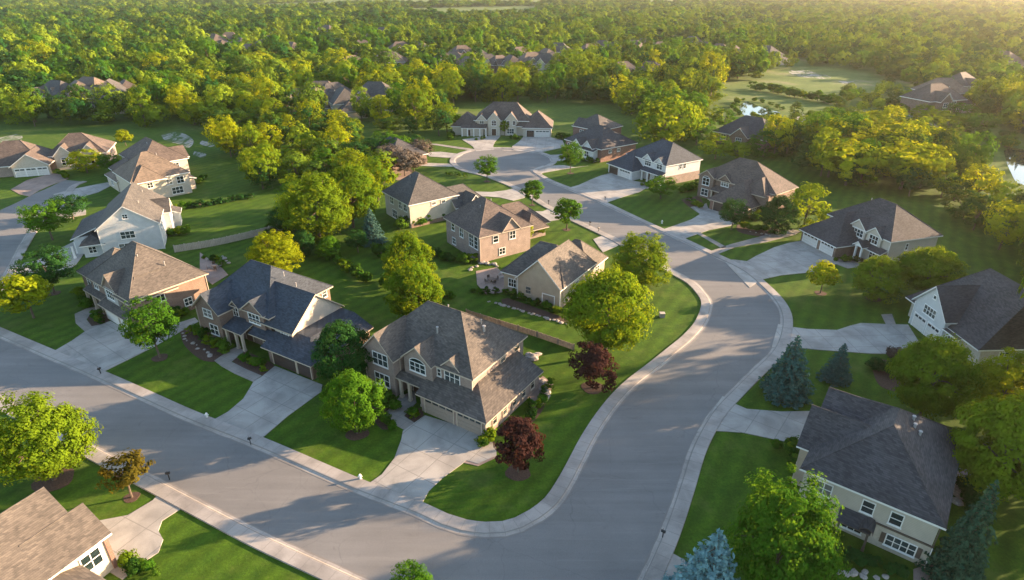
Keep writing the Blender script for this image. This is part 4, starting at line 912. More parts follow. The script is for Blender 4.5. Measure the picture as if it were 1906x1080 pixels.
YT = [
 (66, 893, 136, 740, 'mapleA', 'bright', 'big round yellow-green tree at the left edge below the street', 'maple_tree', 2.0),
 (231, 926, 68, 852, 'rowan', 'amber', 'small bronze-leaved tree on a bare stem beside the driveway in the lower left', 'ornamental_tree', .8),
 (765, 1118, 70, 1056, 'airy', 'green', 'tree of which only the top shows at the bottom edge of the picture', 'tree', 0),
 (280, 666, 84, 553, 'airy', 'green', 'thin dark green tree at the edge of the lawn between the two left driveways', 'tree', 1.1),
 (85, 546, 74, 461, 'airy', 'dark', 'dark green tree on the front lawn beside the left street', 'tree', 1),
 (45, 592, 76, 506, 'young', 'yellow', 'small bright yellow tree at the left edge', 'tree', 0),
 (84, 447, 68, 374, 'airy', 'green', 'tree with yellow tips beside the driveway of the white gabled house', 'tree', 0),
 (128, 408, 58, 362, 'airy', 'dark', 'loose dark tree between the two driveways of the left street', 'tree', 0),
 (506, 508, 88, 432, 'mapleA', 'yellow', 'yellow-green tree behind the dark-roofed house with the cream gable', 'maple_tree', 0),
 (757, 545, 92, 428, 'mapleC', 'bright', 'taller rear tree of the pair behind the corner house', 'maple_tree', 0),
 (770, 606, 104, 486, 'mapleB', 'bright', 'broad front tree of the pair right behind the corner house', 'maple_tree', 0),
 (636, 716, 112, 598, 'mapleC', 'dark', 'dense dark green tree between the corner house and the dark-roofed house', 'tree', 0),
 (656, 806, 104, 686, 'mapleC', 'green', 'green tree on the front lawn of the corner house', 'tree', 1.4),
 (1106, 722, 84, 634, 'plum', 'purple', 'dark purple-leaved tree on the side lawn in front of the big yellow-green tree', 'plum_tree', 1.5),
 (965, 879, 90, 768, 'plum', 'purple', 'purple and green tree beside the garage corner of the corner house', 'plum_tree', 1.4),
 (1132, 662, 158, 497, 'mapleB', 'bright', 'largest yellow-green tree on the corner lawn inside the street bend', 'maple_tree', 0),
 (1190, 534, 104, 434, 'mapleA', 'bright', 'yellow-green tree beside the street behind the largest corner tree', 'maple_tree', 0),
 (1056, 428, 54, 365, 'young', 'green', 'small round street tree nearest the beige gabled house', 'street_tree', .9),
 (991, 382, 42, 332, 'young', 'green', 'small round street tree between the two driveways left of the street', 'street_tree', .8),
 (906, 338, 44, 288, 'airy', 'green', 'small tree on the lawn at the lower edge of the round end', 'street_tree', 1),
 (1063, 323, 44, 262, 'airy', 'green', 'tree on the lawn right of the round end', 'street_tree', 1),
 (939, 252, 18, 222, 'young', 'bright', 'slim bright tree before the front of the wide tan house', 'tree', 0),
 (1475, 736, 102, 620, 'blue_spruce', 'teal', 'wide blue-green spruce by the street below the short right driveway', 'spruce_tree', 1.7),
 (1565, 706, 58, 636, 'spruce', 'teal', 'slim dark conifer beside the wide spruce', 'spruce_tree', 0),
 (1738, 782, 120, 624, 'mapleB', 'bright', 'broad yellow-green tree behind the lower right house', 'maple_tree', 0),
 (1872, 790, 104, 655, 'mapleA', 'yellow', 'yellow-green tree below the large dark roof at the right edge', 'maple_tree', 0),
 (1890, 935, 150, 742, 'mapleB', 'bright', 'bright tree cut by the right edge beside the lower right house', 'maple_tree', 0),
 (1818, 1082, 92, 884, 'spruce', 'spruce', 'tall green spruce at the right side of the lower right house', 'spruce_tree', 0),
 (1460, 1100, 176, 898, 'mapleA', 'green', 'big green tree in front of the lower right house', 'maple_tree', 0),
 (1326, 1140, 172, 980, 'blue_spruce', 'blue', 'pale blue spruce at the bottom edge', 'spruce_tree', 0),
 (1535, 546, 52, 485, 'young', 'yellow', 'small yellow tree on the lawn left of the pair before the cream house', 'tree', 1),
 (1638, 556, 84, 477, 'mapleC', 'bright', 'green tree in front of the porch of the brick and cream house', 'tree', 1.2),
 (1732, 552, 94, 459, 'mapleB', 'bright', 'wide yellow-green tree at the side of the brick and cream house', 'maple_tree', 0),
 (1506, 424, 80, 336, 'mapleC', 'bright', 'yellow-green tree between the brown brick house and the dark hip roof', 'maple_tree', 0),
 (1450, 436, 62, 362, 'mapleC', 'dark', 'dark tree at the side of the brown brick house', 'tree', 0),
 (1366, 428, 56, 370, 'airy', 'dark', 'dark tree before the garage of the brown brick house', 'tree', 0),
 (1232, 370, 62, 326, 'mapleA', 'green', 'low broad tree at the front corner of the white house', 'tree', 0),
 (586, 452, 128, 318, 'mapleA', 'bright', 'large yellow-green tree at the near end of the backyard row', 'maple_tree', 0),
 (650, 424, 108, 303, 'mapleB', 'bright', 'second large yellow-green tree of the backyard row', 'maple_tree', 0),
 (700, 384, 84, 284, 'mapleC', 'bright', 'bright tree left of the grey hip-roofed house', 'maple_tree', 0),
 (552, 400, 66, 330, 'mapleC', 'green', 'low green tree left of the backyard row', 'tree', 0),
 (690, 452, 58, 384, 'spruce', 'teal', 'dark blue-green conifer behind the tan brick house', 'spruce_tree', 0),
 (530, 432, 62, 382, 'mapleC', 'dark', 'dark tree at the left end of the backyard row', 'tree', 0),
 (562, 476, 48, 426, 'mapleC', 'dark', 'low dark tree before the large near tree of the backyard row', 'tree', 0),
 (612, 482, 46, 438, 'mapleC', 'green', 'small green tree by the wild hedge on the back lawn', 'tree', 0),
 (484, 352, 52, 302, 'mapleC', 'dark', 'dark tree at the edge of the left back lawn', 'tree', 0),
 (664, 470, 44, 428, 'airy', 'dark', 'loose dark tree left of the blue-green conifer', 'tree', 0),
 (972, 456, 42, 411, 'young', 'yellow', 'small yellow tree between the tan brick house and the beige house', 'tree', 0),
 (1003, 440, 30, 414, 'young', 'bright', 'tiny bright tree behind the beige gabled house', 'tree', 0),
 (422, 292, 56, 212, 'mapleC', 'yellow', 'lone yellowish tree at the edge of the left meadow', 'tree', 0),
 (466, 300, 44, 222, 'mapleC', 'bright', 'bright tree right of the lone tree by the left meadow', 'tree', 0),
 (1242, 286, 108, 172, 'mapleB', 'bright', 'tall bright yellow-green tree behind the white house', 'maple_tree', 0),
 (155, 322, 54, 276, 'mapleA', 'yellow', 'bright bushy tree before the long brown-roofed house', 'tree', 0),
 (203, 326, 34, 284, 'airy', 'green', 'darker small tree right of the bushy tree before the long house', 'tree', 0),
 (230, 272, 26, 240, 'young', 'yellow', 'small yellow tree between the long house and the brown hip roof', 'tree', 0),
]
for (bx, by, w, top, key, leaf, lab, nm, ring) in YT: tree_at(bx, by, w, top, key, leaf, lab, nm, ring)
for i, (bx, by, w, top) in enumerate([(722, 322, 56, 268), (752, 328, 60, 276), (700, 300, 60, 252), (738, 300, 56, 248), (770, 322, 44, 284), (780, 300, 50, 256), (660, 312, 60, 262), (712, 282, 50, 240)]):
    tree_at(bx, by, w, top, ('airy', 'mapleC')[i % 2], ('dry', 'dry', 'dark', 'green')[i % 4], 'low brownish scrub tree on the mulch slope left of the round end', 'tree', 0, 'scrub trees on the mulch slope')
for i, (bx, by, w, top) in enumerate([(1335, 296, 64, 248), (1425, 292, 60, 236), (1375, 300, 50, 262), (1300, 270, 60, 215), (1420, 262, 44, 212), (1450, 268, 50, 215), (1480, 285, 60, 225), (1350, 240, 40, 200), (1325, 235, 44, 195)]):
    tree_at(bx, by, w, top, ('mapleA', 'mapleC')[i % 2], ('bright', 'green')[i % 2], 'leafy tree in front of the half-hidden dark roof', 'tree', 0, 'trees in front of the half-hidden dark roof')
for i, (bx, by, w, top) in enumerate([(1742, 236, 48, 202), (1790, 228, 50, 190), (1768, 246, 50, 208), (1825, 250, 50, 208), (1720, 222, 40, 192)]):
    tree_at(bx, by, w, top, 'wood%d' % i, ('bright', 'green')[i % 2], 'leafy tree before the lone house at the upper right meadow', 'tree', 0, 'trees before the upper right meadow house')
# tall bright grove on the right
GR = [(1580, 300, 90, 218), (1625, 268, 80, 205), (1670, 292, 92, 214), (1712, 312, 90, 226), (1640, 330, 96, 240), (1585, 345, 90, 258), (1690, 352, 100, 258), (1540, 290, 70, 222), (1725, 350, 70, 262), (1550, 330, 74, 262)]
for i, (bx, by, w, top) in enumerate(GR):
    tree_at(bx, by, w * 1.1, top, ('mapleA', 'mapleB', 'mapleC')[i % 3], 'yellow', 'tall glowing yellow-green tree in the dense grove right of the dark half-hidden roof', 'maple_tree', 0, 'trees of the bright right grove')
# unseen trees added outside the right edge; heights and gap shaped for street shade
rs = random.Random(5)
for i in range(25):
    y = 30 + i * 3.9 + rs.uniform(-1, 1)
    if 64.5 < y < 69.5: continue
    x = max(66, y * .85 + 11) + (i % 2) * 5 + rs.uniform(0, 3)
    plant('tree', 'wood%d' % (i % 7), (x, y), rs.uniform(9, 10.5), rs.uniform(17.5, 20) if y < 74 else rs.uniform(18.5, 21) if y < 95 else rs.uniform(11, 14.5), None, 'tall unseen tree added beyond the right edge to shade the street', 'tree', 'unseen shade trees added on the right')

# shrubs
make_tree('shrubA', 60, 26, 60, .8, .62, .0, 'shrub', .17, 'round', .36, .2, .6, .05, 4)
make_tree('shrubB', 61, 20, 60, .65, .8, .0, 'shrub', .16, 'oval', .36, .2, .6, .05, 4)
def shrubs(line, n, w, label, group, leaf='shrub', jit=.5, hgt=1.0):
    r = random.Random(len(label) + n)
    pts = PX(line); seg = [(b - a).length for a, b in zip(pts, pts[1:])]; tot = sum(seg) or 1
    for i in range(n):
        d = tot * (i + .5) / n; k = 0
        while k < len(seg) - 1 and d > seg[k]: d -= seg[k]; k += 1
        q = pts[k].lerp(pts[k + 1], d / (seg[k] or 1)); s = w * r.uniform(.75, 1.3)
        plant('shrub', ('shrubA', 'shrubB')[r.random() > .6], (q.x + r.uniform(-jit, jit), q.y + r.uniform(-jit, jit)), s, s * r.uniform(.7, 1.0) * hgt, r.choice([leaf, leaf, 'green', 'bright']) if leaf == 'shrub' else leaf, label, 'shrub', group)
SH = [
 ([(690, 738), (742, 762)], 7, 1.7, 'green shrub in the front bed left of the corner house porch', 'shrubs left of the corner house porch'),
 ([(700, 775), (738, 795)], 5, 1.2, 'low shrub along the front walk edge of the corner house'), ([(758, 768), (780, 778)], 4, 1.4, 'shrub in the small bed at the left garage corner of the corner house'),
 ([(893, 826), (918, 822)], 4, 1.5, 'shrub in the small bed at the right garage corner of the corner house'), ([(985, 780), (1018, 738), (1020, 715)], 7, 1.3, 'shrub in the rocky bed along the right side of the corner house'),
 ([(340, 622), (372, 620), (402, 645), (425, 660)], 10, 1.7, 'shrub in the curved bed in front of the dark-roofed house'), ([(440, 668), (470, 675), (500, 690)], 7, 1.5, 'shrub in the bed between walk and garage of the dark-roofed house'),
 ([(150, 545), (165, 575), (192, 560)], 7, 1.7, 'dark shrub along the front of the steep hip-roofed brown house'), ([(170, 592), (195, 602)], 5, 1.6, 'shrub in the round bed inside the curved front walk on the left'),
 ([(300, 600), (345, 585)], 6, 1.7, 'shrub on the strip beside the brick side wall of the steep hip-roofed house'),
 ([(270, 442), (350, 435)], 9, 2.0, 'bushy shrub at the foot of the white gable end'), ([(320, 400), (352, 385)], 6, 1.9, 'bright shrub behind the white gabled house'),
 ([(360, 350), (385, 330)], 5, 1.8, 'shrub beside the patio of the tan hip-roofed house'), ([(125, 335), (110, 322)], 4, 1.6, 'shrub beside the paved forecourt of the long house'),
 ([(940, 548), (1000, 570), (1055, 588)], 13, 1.4, 'round shrub of the hedge along the beige gable wall'), ([(880, 545), (925, 548)], 5, 1.3, 'shrub by the patio of the beige gabled house'),
 ([(790, 470), (840, 488), (885, 490)], 9, 2.0, 'leafy shrub behind the tan brick house'), ([(895, 480), (935, 462), (970, 440)], 8, 1.9, 'shrub along the sunny side wall of the tan brick house'),
 ([(740, 428), (800, 415), (845, 395)], 10, 2.4, 'large shrub along the side wall of the grey hip-roofed house'), ([(560, 430), (600, 458), (640, 500), (690, 530)], 26, 2.3, 'shrub of the wild hedge line across the back lawns'),
 ([(360, 388), (420, 378), (475, 368)], 14, 1.7, 'dark shrub of the hedge between the two left back lawns', None, 'dark'), ([(700, 470), (735, 500), (720, 540)], 8, 2.2, 'shrub around the foot of the tree pair behind the corner house'),
 ([(520, 400), (500, 440), (530, 480)], 9, 2.0, 'shrub on the back lawn left of the backyard row'), ([(850, 560), (800, 545), (830, 570)], 7, 1.5, 'shrub behind the corner house roof'),
 ([(380, 480), (420, 495)], 4, 1.2, 'shrub at the patio edge of the steep hip-roofed house'),
 ([(1268, 360), (1300, 348)], 6, 2.3, 'hedge shrub along the side of the white house'), ([(1278, 376), (1306, 388)], 5, 1.5, 'shrub in the kerbed bed of the brown brick house'), ([(1195, 346), (1210, 349)], 3, 1.3, 'shrub on the small island bed of the white house'),
 ([(1380, 425), (1440, 432)], 7, 1.7, 'shrub in the long bed below the brown brick house'), ([(1395, 412), (1480, 400)], 8, 2.2, 'tall shrub along the red brick side wall'),
 ([(1555, 487), (1600, 486)], 6, 1.2, 'low shrub by the porch of the brick and cream house'), ([(1610, 500), (1680, 505)], 6, 1.8, 'shrub before the lower windows of the brick and cream house'),
 ([(1655, 668), (1690, 662)], 4, 1.6, 'reddish shrub at the end of the short right driveway', None, 'dry'), ([(1620, 690), (1690, 700)], 6, 2.2, 'dark shrub under the trees right of the slim conifer', None, 'dark'),
 ([(1445, 832), (1490, 850), (1470, 880)], 7, 1.8, 'shrub at the front corner of the lower right house'), ([(1560, 1040), (1650, 1060), (1690, 1075)], 8, 1.4, 'shrub at the wall foot of the lower right house', None, 'dark'),
 ([(1800, 905), (1810, 980)], 6, 1.8, 'shrub in the shade right of the lower right house', None, 'dark'), ([(235, 1050), (270, 1062), (300, 1060)], 7, 1.3, 'sunny shrub in the bed by the lower left driveway'),
 ([(885, 262), (905, 258)], 3, 1.3, 'shrub left of the tan house entrance'), ([(950, 258), (966, 260)], 4, 1.6, 'shrub between entrance and garages of the wide tan house'), ([(1035, 258), (1056, 262)], 5, 2.4, 'shrub between the wide tan house and its right neighbour'),
 ([(1085, 300), (1115, 306)], 6, 1.7, 'dark shrub in front of the white timber front'), ([(830, 325), (868, 330)], 5, 1.3, 'shrub beside the drive left of the round end'), ([(835, 262), (846, 250)], 4, 2.2, 'shrub at the left side of the wide tan house'),
]
for s_ in SH:
    lab = s_[3]; lf = s_[5] if len(s_) > 5 else 'shrub'
    shrubs(s_[0], s_[1], s_[2], lab, (s_[4] if len(s_) > 4 and s_[4] else 'shrubs: ' + lab.split(' ', 1)[1])[:60], lf)

shrubs([(1402, 166), (1470, 178), (1556, 196)], 20, 5.0, 'bush in the hedge row across the upper right meadow', 'bushes of the upper right hedge row', 'shrub', 1.8, .9)
shrubs([(1570, 178), (1640, 196), (1700, 212)], 9, 5.0, 'green bush on the upper right meadow', 'bushes on the upper right meadow', 'shrub', 3, .9)
shrubs([(1780, 245), (1850, 268), (1906, 285)], 8, 5.0, 'bush along the far pond at the right edge', 'bushes by the far right pond', 'shrub', 3, .9)
shrubs([(1372, 190), (1366, 205), (1380, 216), (1410, 220), (1456, 216)], 16, 2.6, 'reedy bush on the bank of the small pond', 'bushes on the bank of the small pond', 'shrub', 1.2, .8)
shrubs([(1380, 187), (1412, 190), (1440, 199), (1458, 207)], 9, 2.2, 'low bush on the far bank of the small pond', 'bushes on the far bank of the small pond', 'shrub', 1.0, .8)
# ------------------------------------------------------------------ woods
def inside(x, y, poly):
    c = False; n = len(poly)
    for i in range(n):
        x0, y0 = poly[i]; x1, y1 = poly[i - 1]
        if (y0 > y) != (y1 > y) and x < (x1 - x0) * (y - y0) / (y1 - y0) + x0: c = not c
    return c
R0 = [(-9000, -29), (9000, -29), (9000, 640), (2500, 640), (2100, 560), (1906, 492), (1830, 460), (1760, 425), (1700, 385), (1640, 362), (1560, 352), (1500, 330), (1440, 305), (1310, 262), (1290, 272), (1270, 262), (1200, 262), (1185, 222), (1130, 196), (1040, 192), (850, 192),
      (835, 225), (832, 256), (790, 268), (775, 296), (735, 300), (728, 330), (706, 340), (640, 345), (560, 350), (500, 372), (470, 340), (430, 300), (395, 262), (390, 236), (-300, 236), (-1500, 260), (-9000, 250)]
CL = [ [(1325, 160), (1400, 152), (1455, 127), (1560, 125), (1640, 142), (1700, 168), (1725, 186), (1790, 212), (1850, 238), (1906, 254), (2300, 330), (2300, 400), (1906, 352), (1850, 335), (1800, 330), (1765, 300), (1720, 258), (1650, 222), (1600, 240), (1500, 252), (1440, 262), (1325, 250)],
       [(1300, 210), (1340, 205), (1440, 225), (1440, 285), (1380, 290), (1310, 270)],
       [(640, 228), (694, 232), (694, 270), (640, 262)], [(730, 16), (1000, 12), (1020, 34), (800, 40)], [(560, -14), (1150, -14), (1140, 9), (620, 11)], [(460, 9), (620, 3), (625, 16), (475, 22)], [(690, 262), (745, 280), (775, 300), (770, 330), (700, 310)], [(1180, 1), (1340, -4), (1340, 8), (1190, 13)],
       [(1846, 272), (1960, 272), (1990, 410), (1880, 396)], [(240, -3), (420, -6), (420, 3), (240, 6)], [(1290, 150), (1330, 148), (1335, 172), (1290, 170)] ]
FH = [(148, 205), (205, 204), (235, 196), (428, 85), (448, 95), (490, 104), (545, 112), (575, 96), (655, 80), (690, 84), (712, 72), (655, 138), (722, 134), (640, 214), (562, 212), (600, 200), (700, 205), (826, 134), (872, 140), (908, 134), (952, 139), (990, 134),
      (1040, 112), (1098, 112), (1018, 126), (1122, 104), (1212, 150), (1252, 90), (1290, 92), (1340, 108), (1392, 120), (1428, 118), (1200, 96), (1755, 196), (1790, 178), (1740, 212), (1868, 130), (780, 108), (860, 118), (1160, 152), (520, 74), (610, 70), (170, 196), (110, 204), (400, 92), (465, 112), (505, 92), (635, 96), (675, 102), (730, 128), (745, 110), (845, 128), (890, 122), (930, 136), (968, 120), (1015, 136), (1060, 118), (1080, 130), (1140, 112), (1180, 104), (1230, 104), (1310, 104), (1365, 112), (580, 206), (620, 200)]
FHW = [P(x, y) for x, y in FH]
rw = random.Random(11); cand = []
LOW = [(1400, 224), (1560, 212), (1566, 170), (1650, 162), (1700, 182), (1660, 215), (1680, 222), (1770, 290), (1700, 262), (1600, 255), (1440, 262)]
def grid(y0, y1, sp, hw):
    y = y0
    while y < y1:
        x = -hw(y)
        while x < hw(y):
            yield x + rw.uniform(-.42, .42) * sp, y + rw.uniform(-.42, .42) * sp
            x += sp
        y += sp
ZN = [(100, 330, 7.8), (330, 700, 8.8), (700, 1400, 11.5), (1400, 4200, 19)]
for (y0, y1, sp) in ZN:
    for x, y in grid(y0, y1, sp, lambda y: y * .92 + 45):
        px, py = proj(x, y, 0)
        if not inside(px, py, R0): continue
        low = inside(px, py, LOW)
        if not low and any(inside(px, py, c) for c in CL): continue
        bad = y > 330 and math.sin(x * .031 + 2 + y * .007) * math.cos(y * .023 + 1 - x * .011) > .80
        if bad: continue
        if y < 900:
            for q in FHW:
                dx, dy = x - q.x, y - q.y
                if abs(dx) < 10 and -14 < dy < 9: bad = True; break
        if bad: continue
        ht = (rw.uniform(6, 11) if rw.random() < .55 else rw.uniform(10, 16)) * (1 + .12 * math.sin(x * .02) * math.cos(y * .017)); wd = (rw.uniform(6.0, 9.5) if ht < 10 else rw.uniform(8.5, 12)) * sp / 8.6 * (1 if sp > 8 else 1.1)
        if 385 < px < 860 and py > 236:
            if rw.random() < .22: continue
            ht *= .74; wd *= .86
        if sp < 12 and y > 300 and rw.random() < .14: wd *= 1.45; ht *= 1.2
        if low:
            if rw.random() < .3: continue
            ht = rw.uniform(3.5, 6.5); wd = rw.uniform(4, 6.5)
        if sp > 12: wd = rw.uniform(17, 24); ht *= rw.uniform(.9, 1.3)
        elif sp > 9: wd *= .95
        vis = -20 < px < 1926
        cand.append((-(wd * ht) / (x * x + y * y) * (1 if vis and py > -10 else .001), x, y, wd, ht, rw.random() * 6.28, rw.randrange(7)))
cand.sort()
NI = 236
for (k, x, y, wd, ht, rz, i) in cand[:NI]:
    lf = rw.choice([None, None, None, 'bright', 'green', 'yellow'])
    plant('tree', 'wood%d' % i, (x, y), wd, ht, lf, 'leafy tree standing in the dense wood around the houses', 'tree', 'trees of the surrounding wood', rz)
rest = cand[NI:]
print('woods', len(cand))
protos = bpy.data.collections.new('wood_tree_kinds')
def joined(key, nm):
    cm, tm, w0, h0 = TREE[key]; me = cm.copy(); o = bpy.data.objects.new(nm, me); protos.objects.link(o); return w0, h0
dims = []
for i in range(8): dims.append(joined('far%d' % i, 'far_tree_%d' % i))
for i in range(7): dims.append(joined('wood%d' % i, 'near_tree_%d' % i))
dims.append(joined('spruce', 'spruce_%d' % 15))
me = bpy.data.meshes.new('woodland'); me.vertices.add(len(rest))
co = np.zeros((len(rest), 3)); sc = np.zeros((len(rest), 3)); ro = np.zeros((len(rest), 3)); ix = np.zeros(len(rest), dtype=np.int32)
for j, (k, x, y, wd, ht, rz, i) in enumerate(rest):
    near = (x * x + y * y) < 330 ** 2
    t = 8 + i if near else rw.randrange(7 if rw.random() < .5 else 6)
    if near and rw.random() < .05: t = 15; wd *= .6; ht *= 1.15
    w0, h0 = dims[t]
    co[j] = (x, y, 0); sc[j] = (wd / w0, wd / w0, ht / h0); ro[j] = (0, 0, rz); ix[j] = t
me.vertices.foreach_set('co', co.ravel())
for nm, ty, dat, fld in (('scl', 'FLOAT_VECTOR', sc.ravel(), 'vector'), ('rot', 'FLOAT_VECTOR', ro.ravel(), 'vector'), ('idx', 'INT', ix, 'value')):
    a = me.attributes.new(nm, ty, 'POINT'); a.data.foreach_set(fld, dat)
fo = link('woodland', me); tag(fo, kind='stuff', label='dense mixed wood stretching behind the houses to the horizon', cat='woodland')
ng = bpy.data.node_groups.new('scatter_trees', 'GeometryNodeTree')
ng.interface.new_socket('Geometry', in_out='INPUT', socket_type='NodeSocketGeometry'); ng.interface.new_socket('Geometry', in_out='OUTPUT', socket_type='NodeSocketGeometry')
gi = ng.nodes.new('NodeGroupInput'); go = ng.nodes.new('NodeGroupOutput'); mp = ng.nodes.new('GeometryNodeMeshToPoints'); iop = ng.nodes.new('GeometryNodeInstanceOnPoints')
ci = ng.nodes.new('GeometryNodeCollectionInfo'); ci.inputs['Collection'].default_value = protos; ci.inputs['Separate Children'].default_value = True; ci.inputs['Reset Children'].default_value = True
def attr(nm, ty):
    a = ng.nodes.new('GeometryNodeInputNamedAttribute'); a.data_type = ty; a.inputs['Name'].default_value = nm; return a.outputs['Attribute']
ng.links.new(gi.outputs[0], mp.inputs[0]); ng.links.new(mp.outputs[0], iop.inputs['Points']); ng.links.new(ci.outputs[0], iop.inputs['Instance']); iop.inputs['Pick Instance'].default_value = True
ng.links.new(attr('idx', 'INT'), iop.inputs['Instance Index']); ng.links.new(attr('scl', 'FLOAT_VECTOR'), iop.inputs['Scale'])
e2r = ng.nodes.new('FunctionNodeEulerToRotation'); ng.links.new(attr('rot', 'FLOAT_VECTOR'), e2r.inputs[0]); ng.links.new(e2r.outputs[0], iop.inputs['Rotation'])
ng.links.new(iop.outputs[0], go.inputs[0])
md = fo.modifiers.new('scatter', 'NODES'); md.node_group = ng

# far houses among the trees: one of each kind, then copies
def far_house(seed):
    r = random.Random(seed)
    h = House('distant_house', 'x', (0, 0), 0, ('br_tan', 'stucco', 'br_brown')[seed % 3], ('sh_brown', 'sh_tan', 'sh_grey')[(seed + 1) % 3])
    h.box(-8, -6, 8, 6, 0, 5.2); h.roof(-8, -6, 8, 6, 5.2, 4.6, 'u', 5, 5.5, .5); h.box(-5.5, -8, -.5, -6, 0, 5.2); h.roof(-5.5, -8, -.5, 0, 5.2, 2.6, 'v', 0, 1, .4)
    h.box(8, -5, 14, 5, 0, 3); h.roof(7, -5, 14, 5, 3, 3.2, 'u', 1, 4.5, .4)
    h.win('F', -3, -8, 3.8, 1.8, 1.5, 2, 2); h.win('F', -3, -8, 1.4, 1.8, 1.5, 2, 2); h.win('F', 3, -6, 3.8, 2, 1.5, 2, 2); h.win('F', 6, -6, 1.4, 1.6, 1.5, 2, 2); h.garage('F', 11, -5, 4.6, 2.3, 'gar_white', 0); h.door('F', 2.2, -6)
    return h.done()
fhp = [far_house(s) for s in range(3)]
used = set()
def copy_tree(o, parent=None):
    c = o.copy(); COL.objects.link(c)
    if parent is not None: c.parent = parent; c.matrix_parent_inverse = o.matrix_parent_inverse
    for ch in kids.get(o.name, []): copy_tree(ch, c)
    return c
kids = {}
for o in bpy.data.objects:
    if o.parent: kids.setdefault(o.parent.name, []).append(o)
for i, q in enumerate(FHW):
    src = fhp[i % 3]
    o = src if i % 3 not in used else copy_tree(src)
    used.add(i % 3)
    o.location = (q.x, q.y + 4, 0); o.rotation_euler = (0, 0, R(rw.uniform(-70, 40))); s = rw.uniform(.95, 1.2); o.scale = (s, s, s)
    o['label'] = 'distant house half hidden among the trees of the wood'; o['category'] = 'house'; o['group'] = 'distant houses in the wood'
# ------------------------------------------------------------------ fences, rocks, small things
def fence(name, line, h, mat, label, t=.06, step=2.4):
    pts = smooth(PX(line), step)
    e = tag(empty(name, pts[0]), label, 'fence')
    b = MB(); o = pts[0]
    for a, c in zip(pts, pts[1:]):
        d = (c - a); L_ = d.length
        if L_ < .05: continue
        d.normalize(); n = Vector((-d.y, d.x, 0))
        k = max(1, int(L_ / .3))
        for i in range(k):
            p0 = a.lerp(c, i / k) + d * .015; p1 = a.lerp(c, (i + 1) / k) - d * .015
            hh = h + .03 * math.sin(i * 2.3 + a.x)
            q = [p0 - n * t / 2 - o, p1 - n * t / 2 - o, p1 + n * t / 2 - o, p0 + n * t / 2 - o]
            b.slab([(v.x, v.y, hh) for v in q], [(0, 1, 2, 3)], hh - .02, M[mat], M[mat])
    b.build('boards', e)
    for i, a in enumerate(pts):
        m = MB(); p = a - o; m.box(p.x - .07, p.y - .07, 0, p.x + .07, p.y + .07, h + .12, M[mat]); m.build('post', e)
fence('fence', [(326, 470), (400, 458), (470, 442), (526, 428)], 1.5, 'vinyl', 'long pale board fence between the back lawns on the left')
fence('fence', [(868, 586), (930, 606), (1000, 628), (1068, 652)], 1.0, 'fence', 'weathered brown board fence behind the corner house')

def rock_mesh(seed):
    r = random.Random(seed); mb = MB(); n = 9; rings = []
    for j in range(5):
        ph = math.pi * (j / 4 - .5) * .98; ring = []
        for i in range(n):
            a = 2 * math.pi * i / n; k = r.uniform(.78, 1.15)
            ring.append((k * math.cos(ph) * math.cos(a), k * math.cos(ph) * math.sin(a), .55 * k * math.sin(ph) + .25))
        rings.append(ring)
    for j in range(4):
        for i in range(n):
            k = (i + 1) % n; mb.poly([rings[j][i], rings[j][k], rings[j + 1][k], rings[j + 1][i]], M['rock'])
    mb.poly(rings[4], M['rock'])
    return mb.mesh('rock')
RK = [rock_mesh(i) for i in range(4)]
rr = random.Random(3)
def rocks(line, n, s, label, group):
    pts = PX(line)
    for i in range(n):
        t = (i + .5) / n * (len(pts) - 1); k = min(int(t), len(pts) - 2); q = pts[k].lerp(pts[k + 1], t - k)
        o = link('rock', RK[rr.randrange(4)]); z = s * rr.uniform(.6, 1.4)
        o.location = (q.x + rr.uniform(-.3, .3), q.y + rr.uniform(-.3, .3), 0); o.scale = (z, z * rr.uniform(.7, 1.2), z * .8); o.rotation_euler = (0, 0, rr.uniform(0, 6))
        tag(o, label, 'rock', group)
rocks([(1005, 755), (1015, 735), (1012, 712), (990, 700)], 14, .5, 'stone in the rock bed right of the corner house', 'stones right of the corner house')
rocks([(905, 560), (960, 575), (1010, 592), (1056, 604)], 26, .32, 'stone of the border below the beige house hedge', 'stones of the hedge border')
rocks([(985, 668), (1005, 660)], 5, .8, 'pale boulder behind the right corner of the corner house', 'boulders behind the corner house')
rocks([(655, 592), (668, 597)], 3, .8, 'pale boulder on the lawn behind the dark-roofed house', 'boulders behind the dark-roofed house')
rocks([(336, 620), (352, 638), (382, 655), (396, 665)], 12, .28, 'edging stone of the bed before the dark-roofed house', 'edging stones before the dark-roofed house')
rocks([(870, 505), (895, 490), (925, 494), (935, 520)], 12, .5, 'stone around the patio of the beige gabled house', 'stones around the beige house patio')
rocks([(385, 486), (412, 478), (430, 492)], 7, .45, 'dark stone at the patio behind the steep hip roof', 'stones by the left patio')
rocks([(1390, 430), (1440, 440), (1462, 436)], 10, .3, 'pale edging stone below the brown brick house', 'edging stones below the brown brick house')
rocks([(1795, 860), (1790, 900), (1780, 940)], 7, .6, 'stone in the shade right of the big lower right roof', 'stones right of the lower right house')
rocks([(1560, 1062), (1600, 1068), (1650, 1075)], 8, .4, 'stone at the wall foot of the lower right house', 'stones at the lower right house')

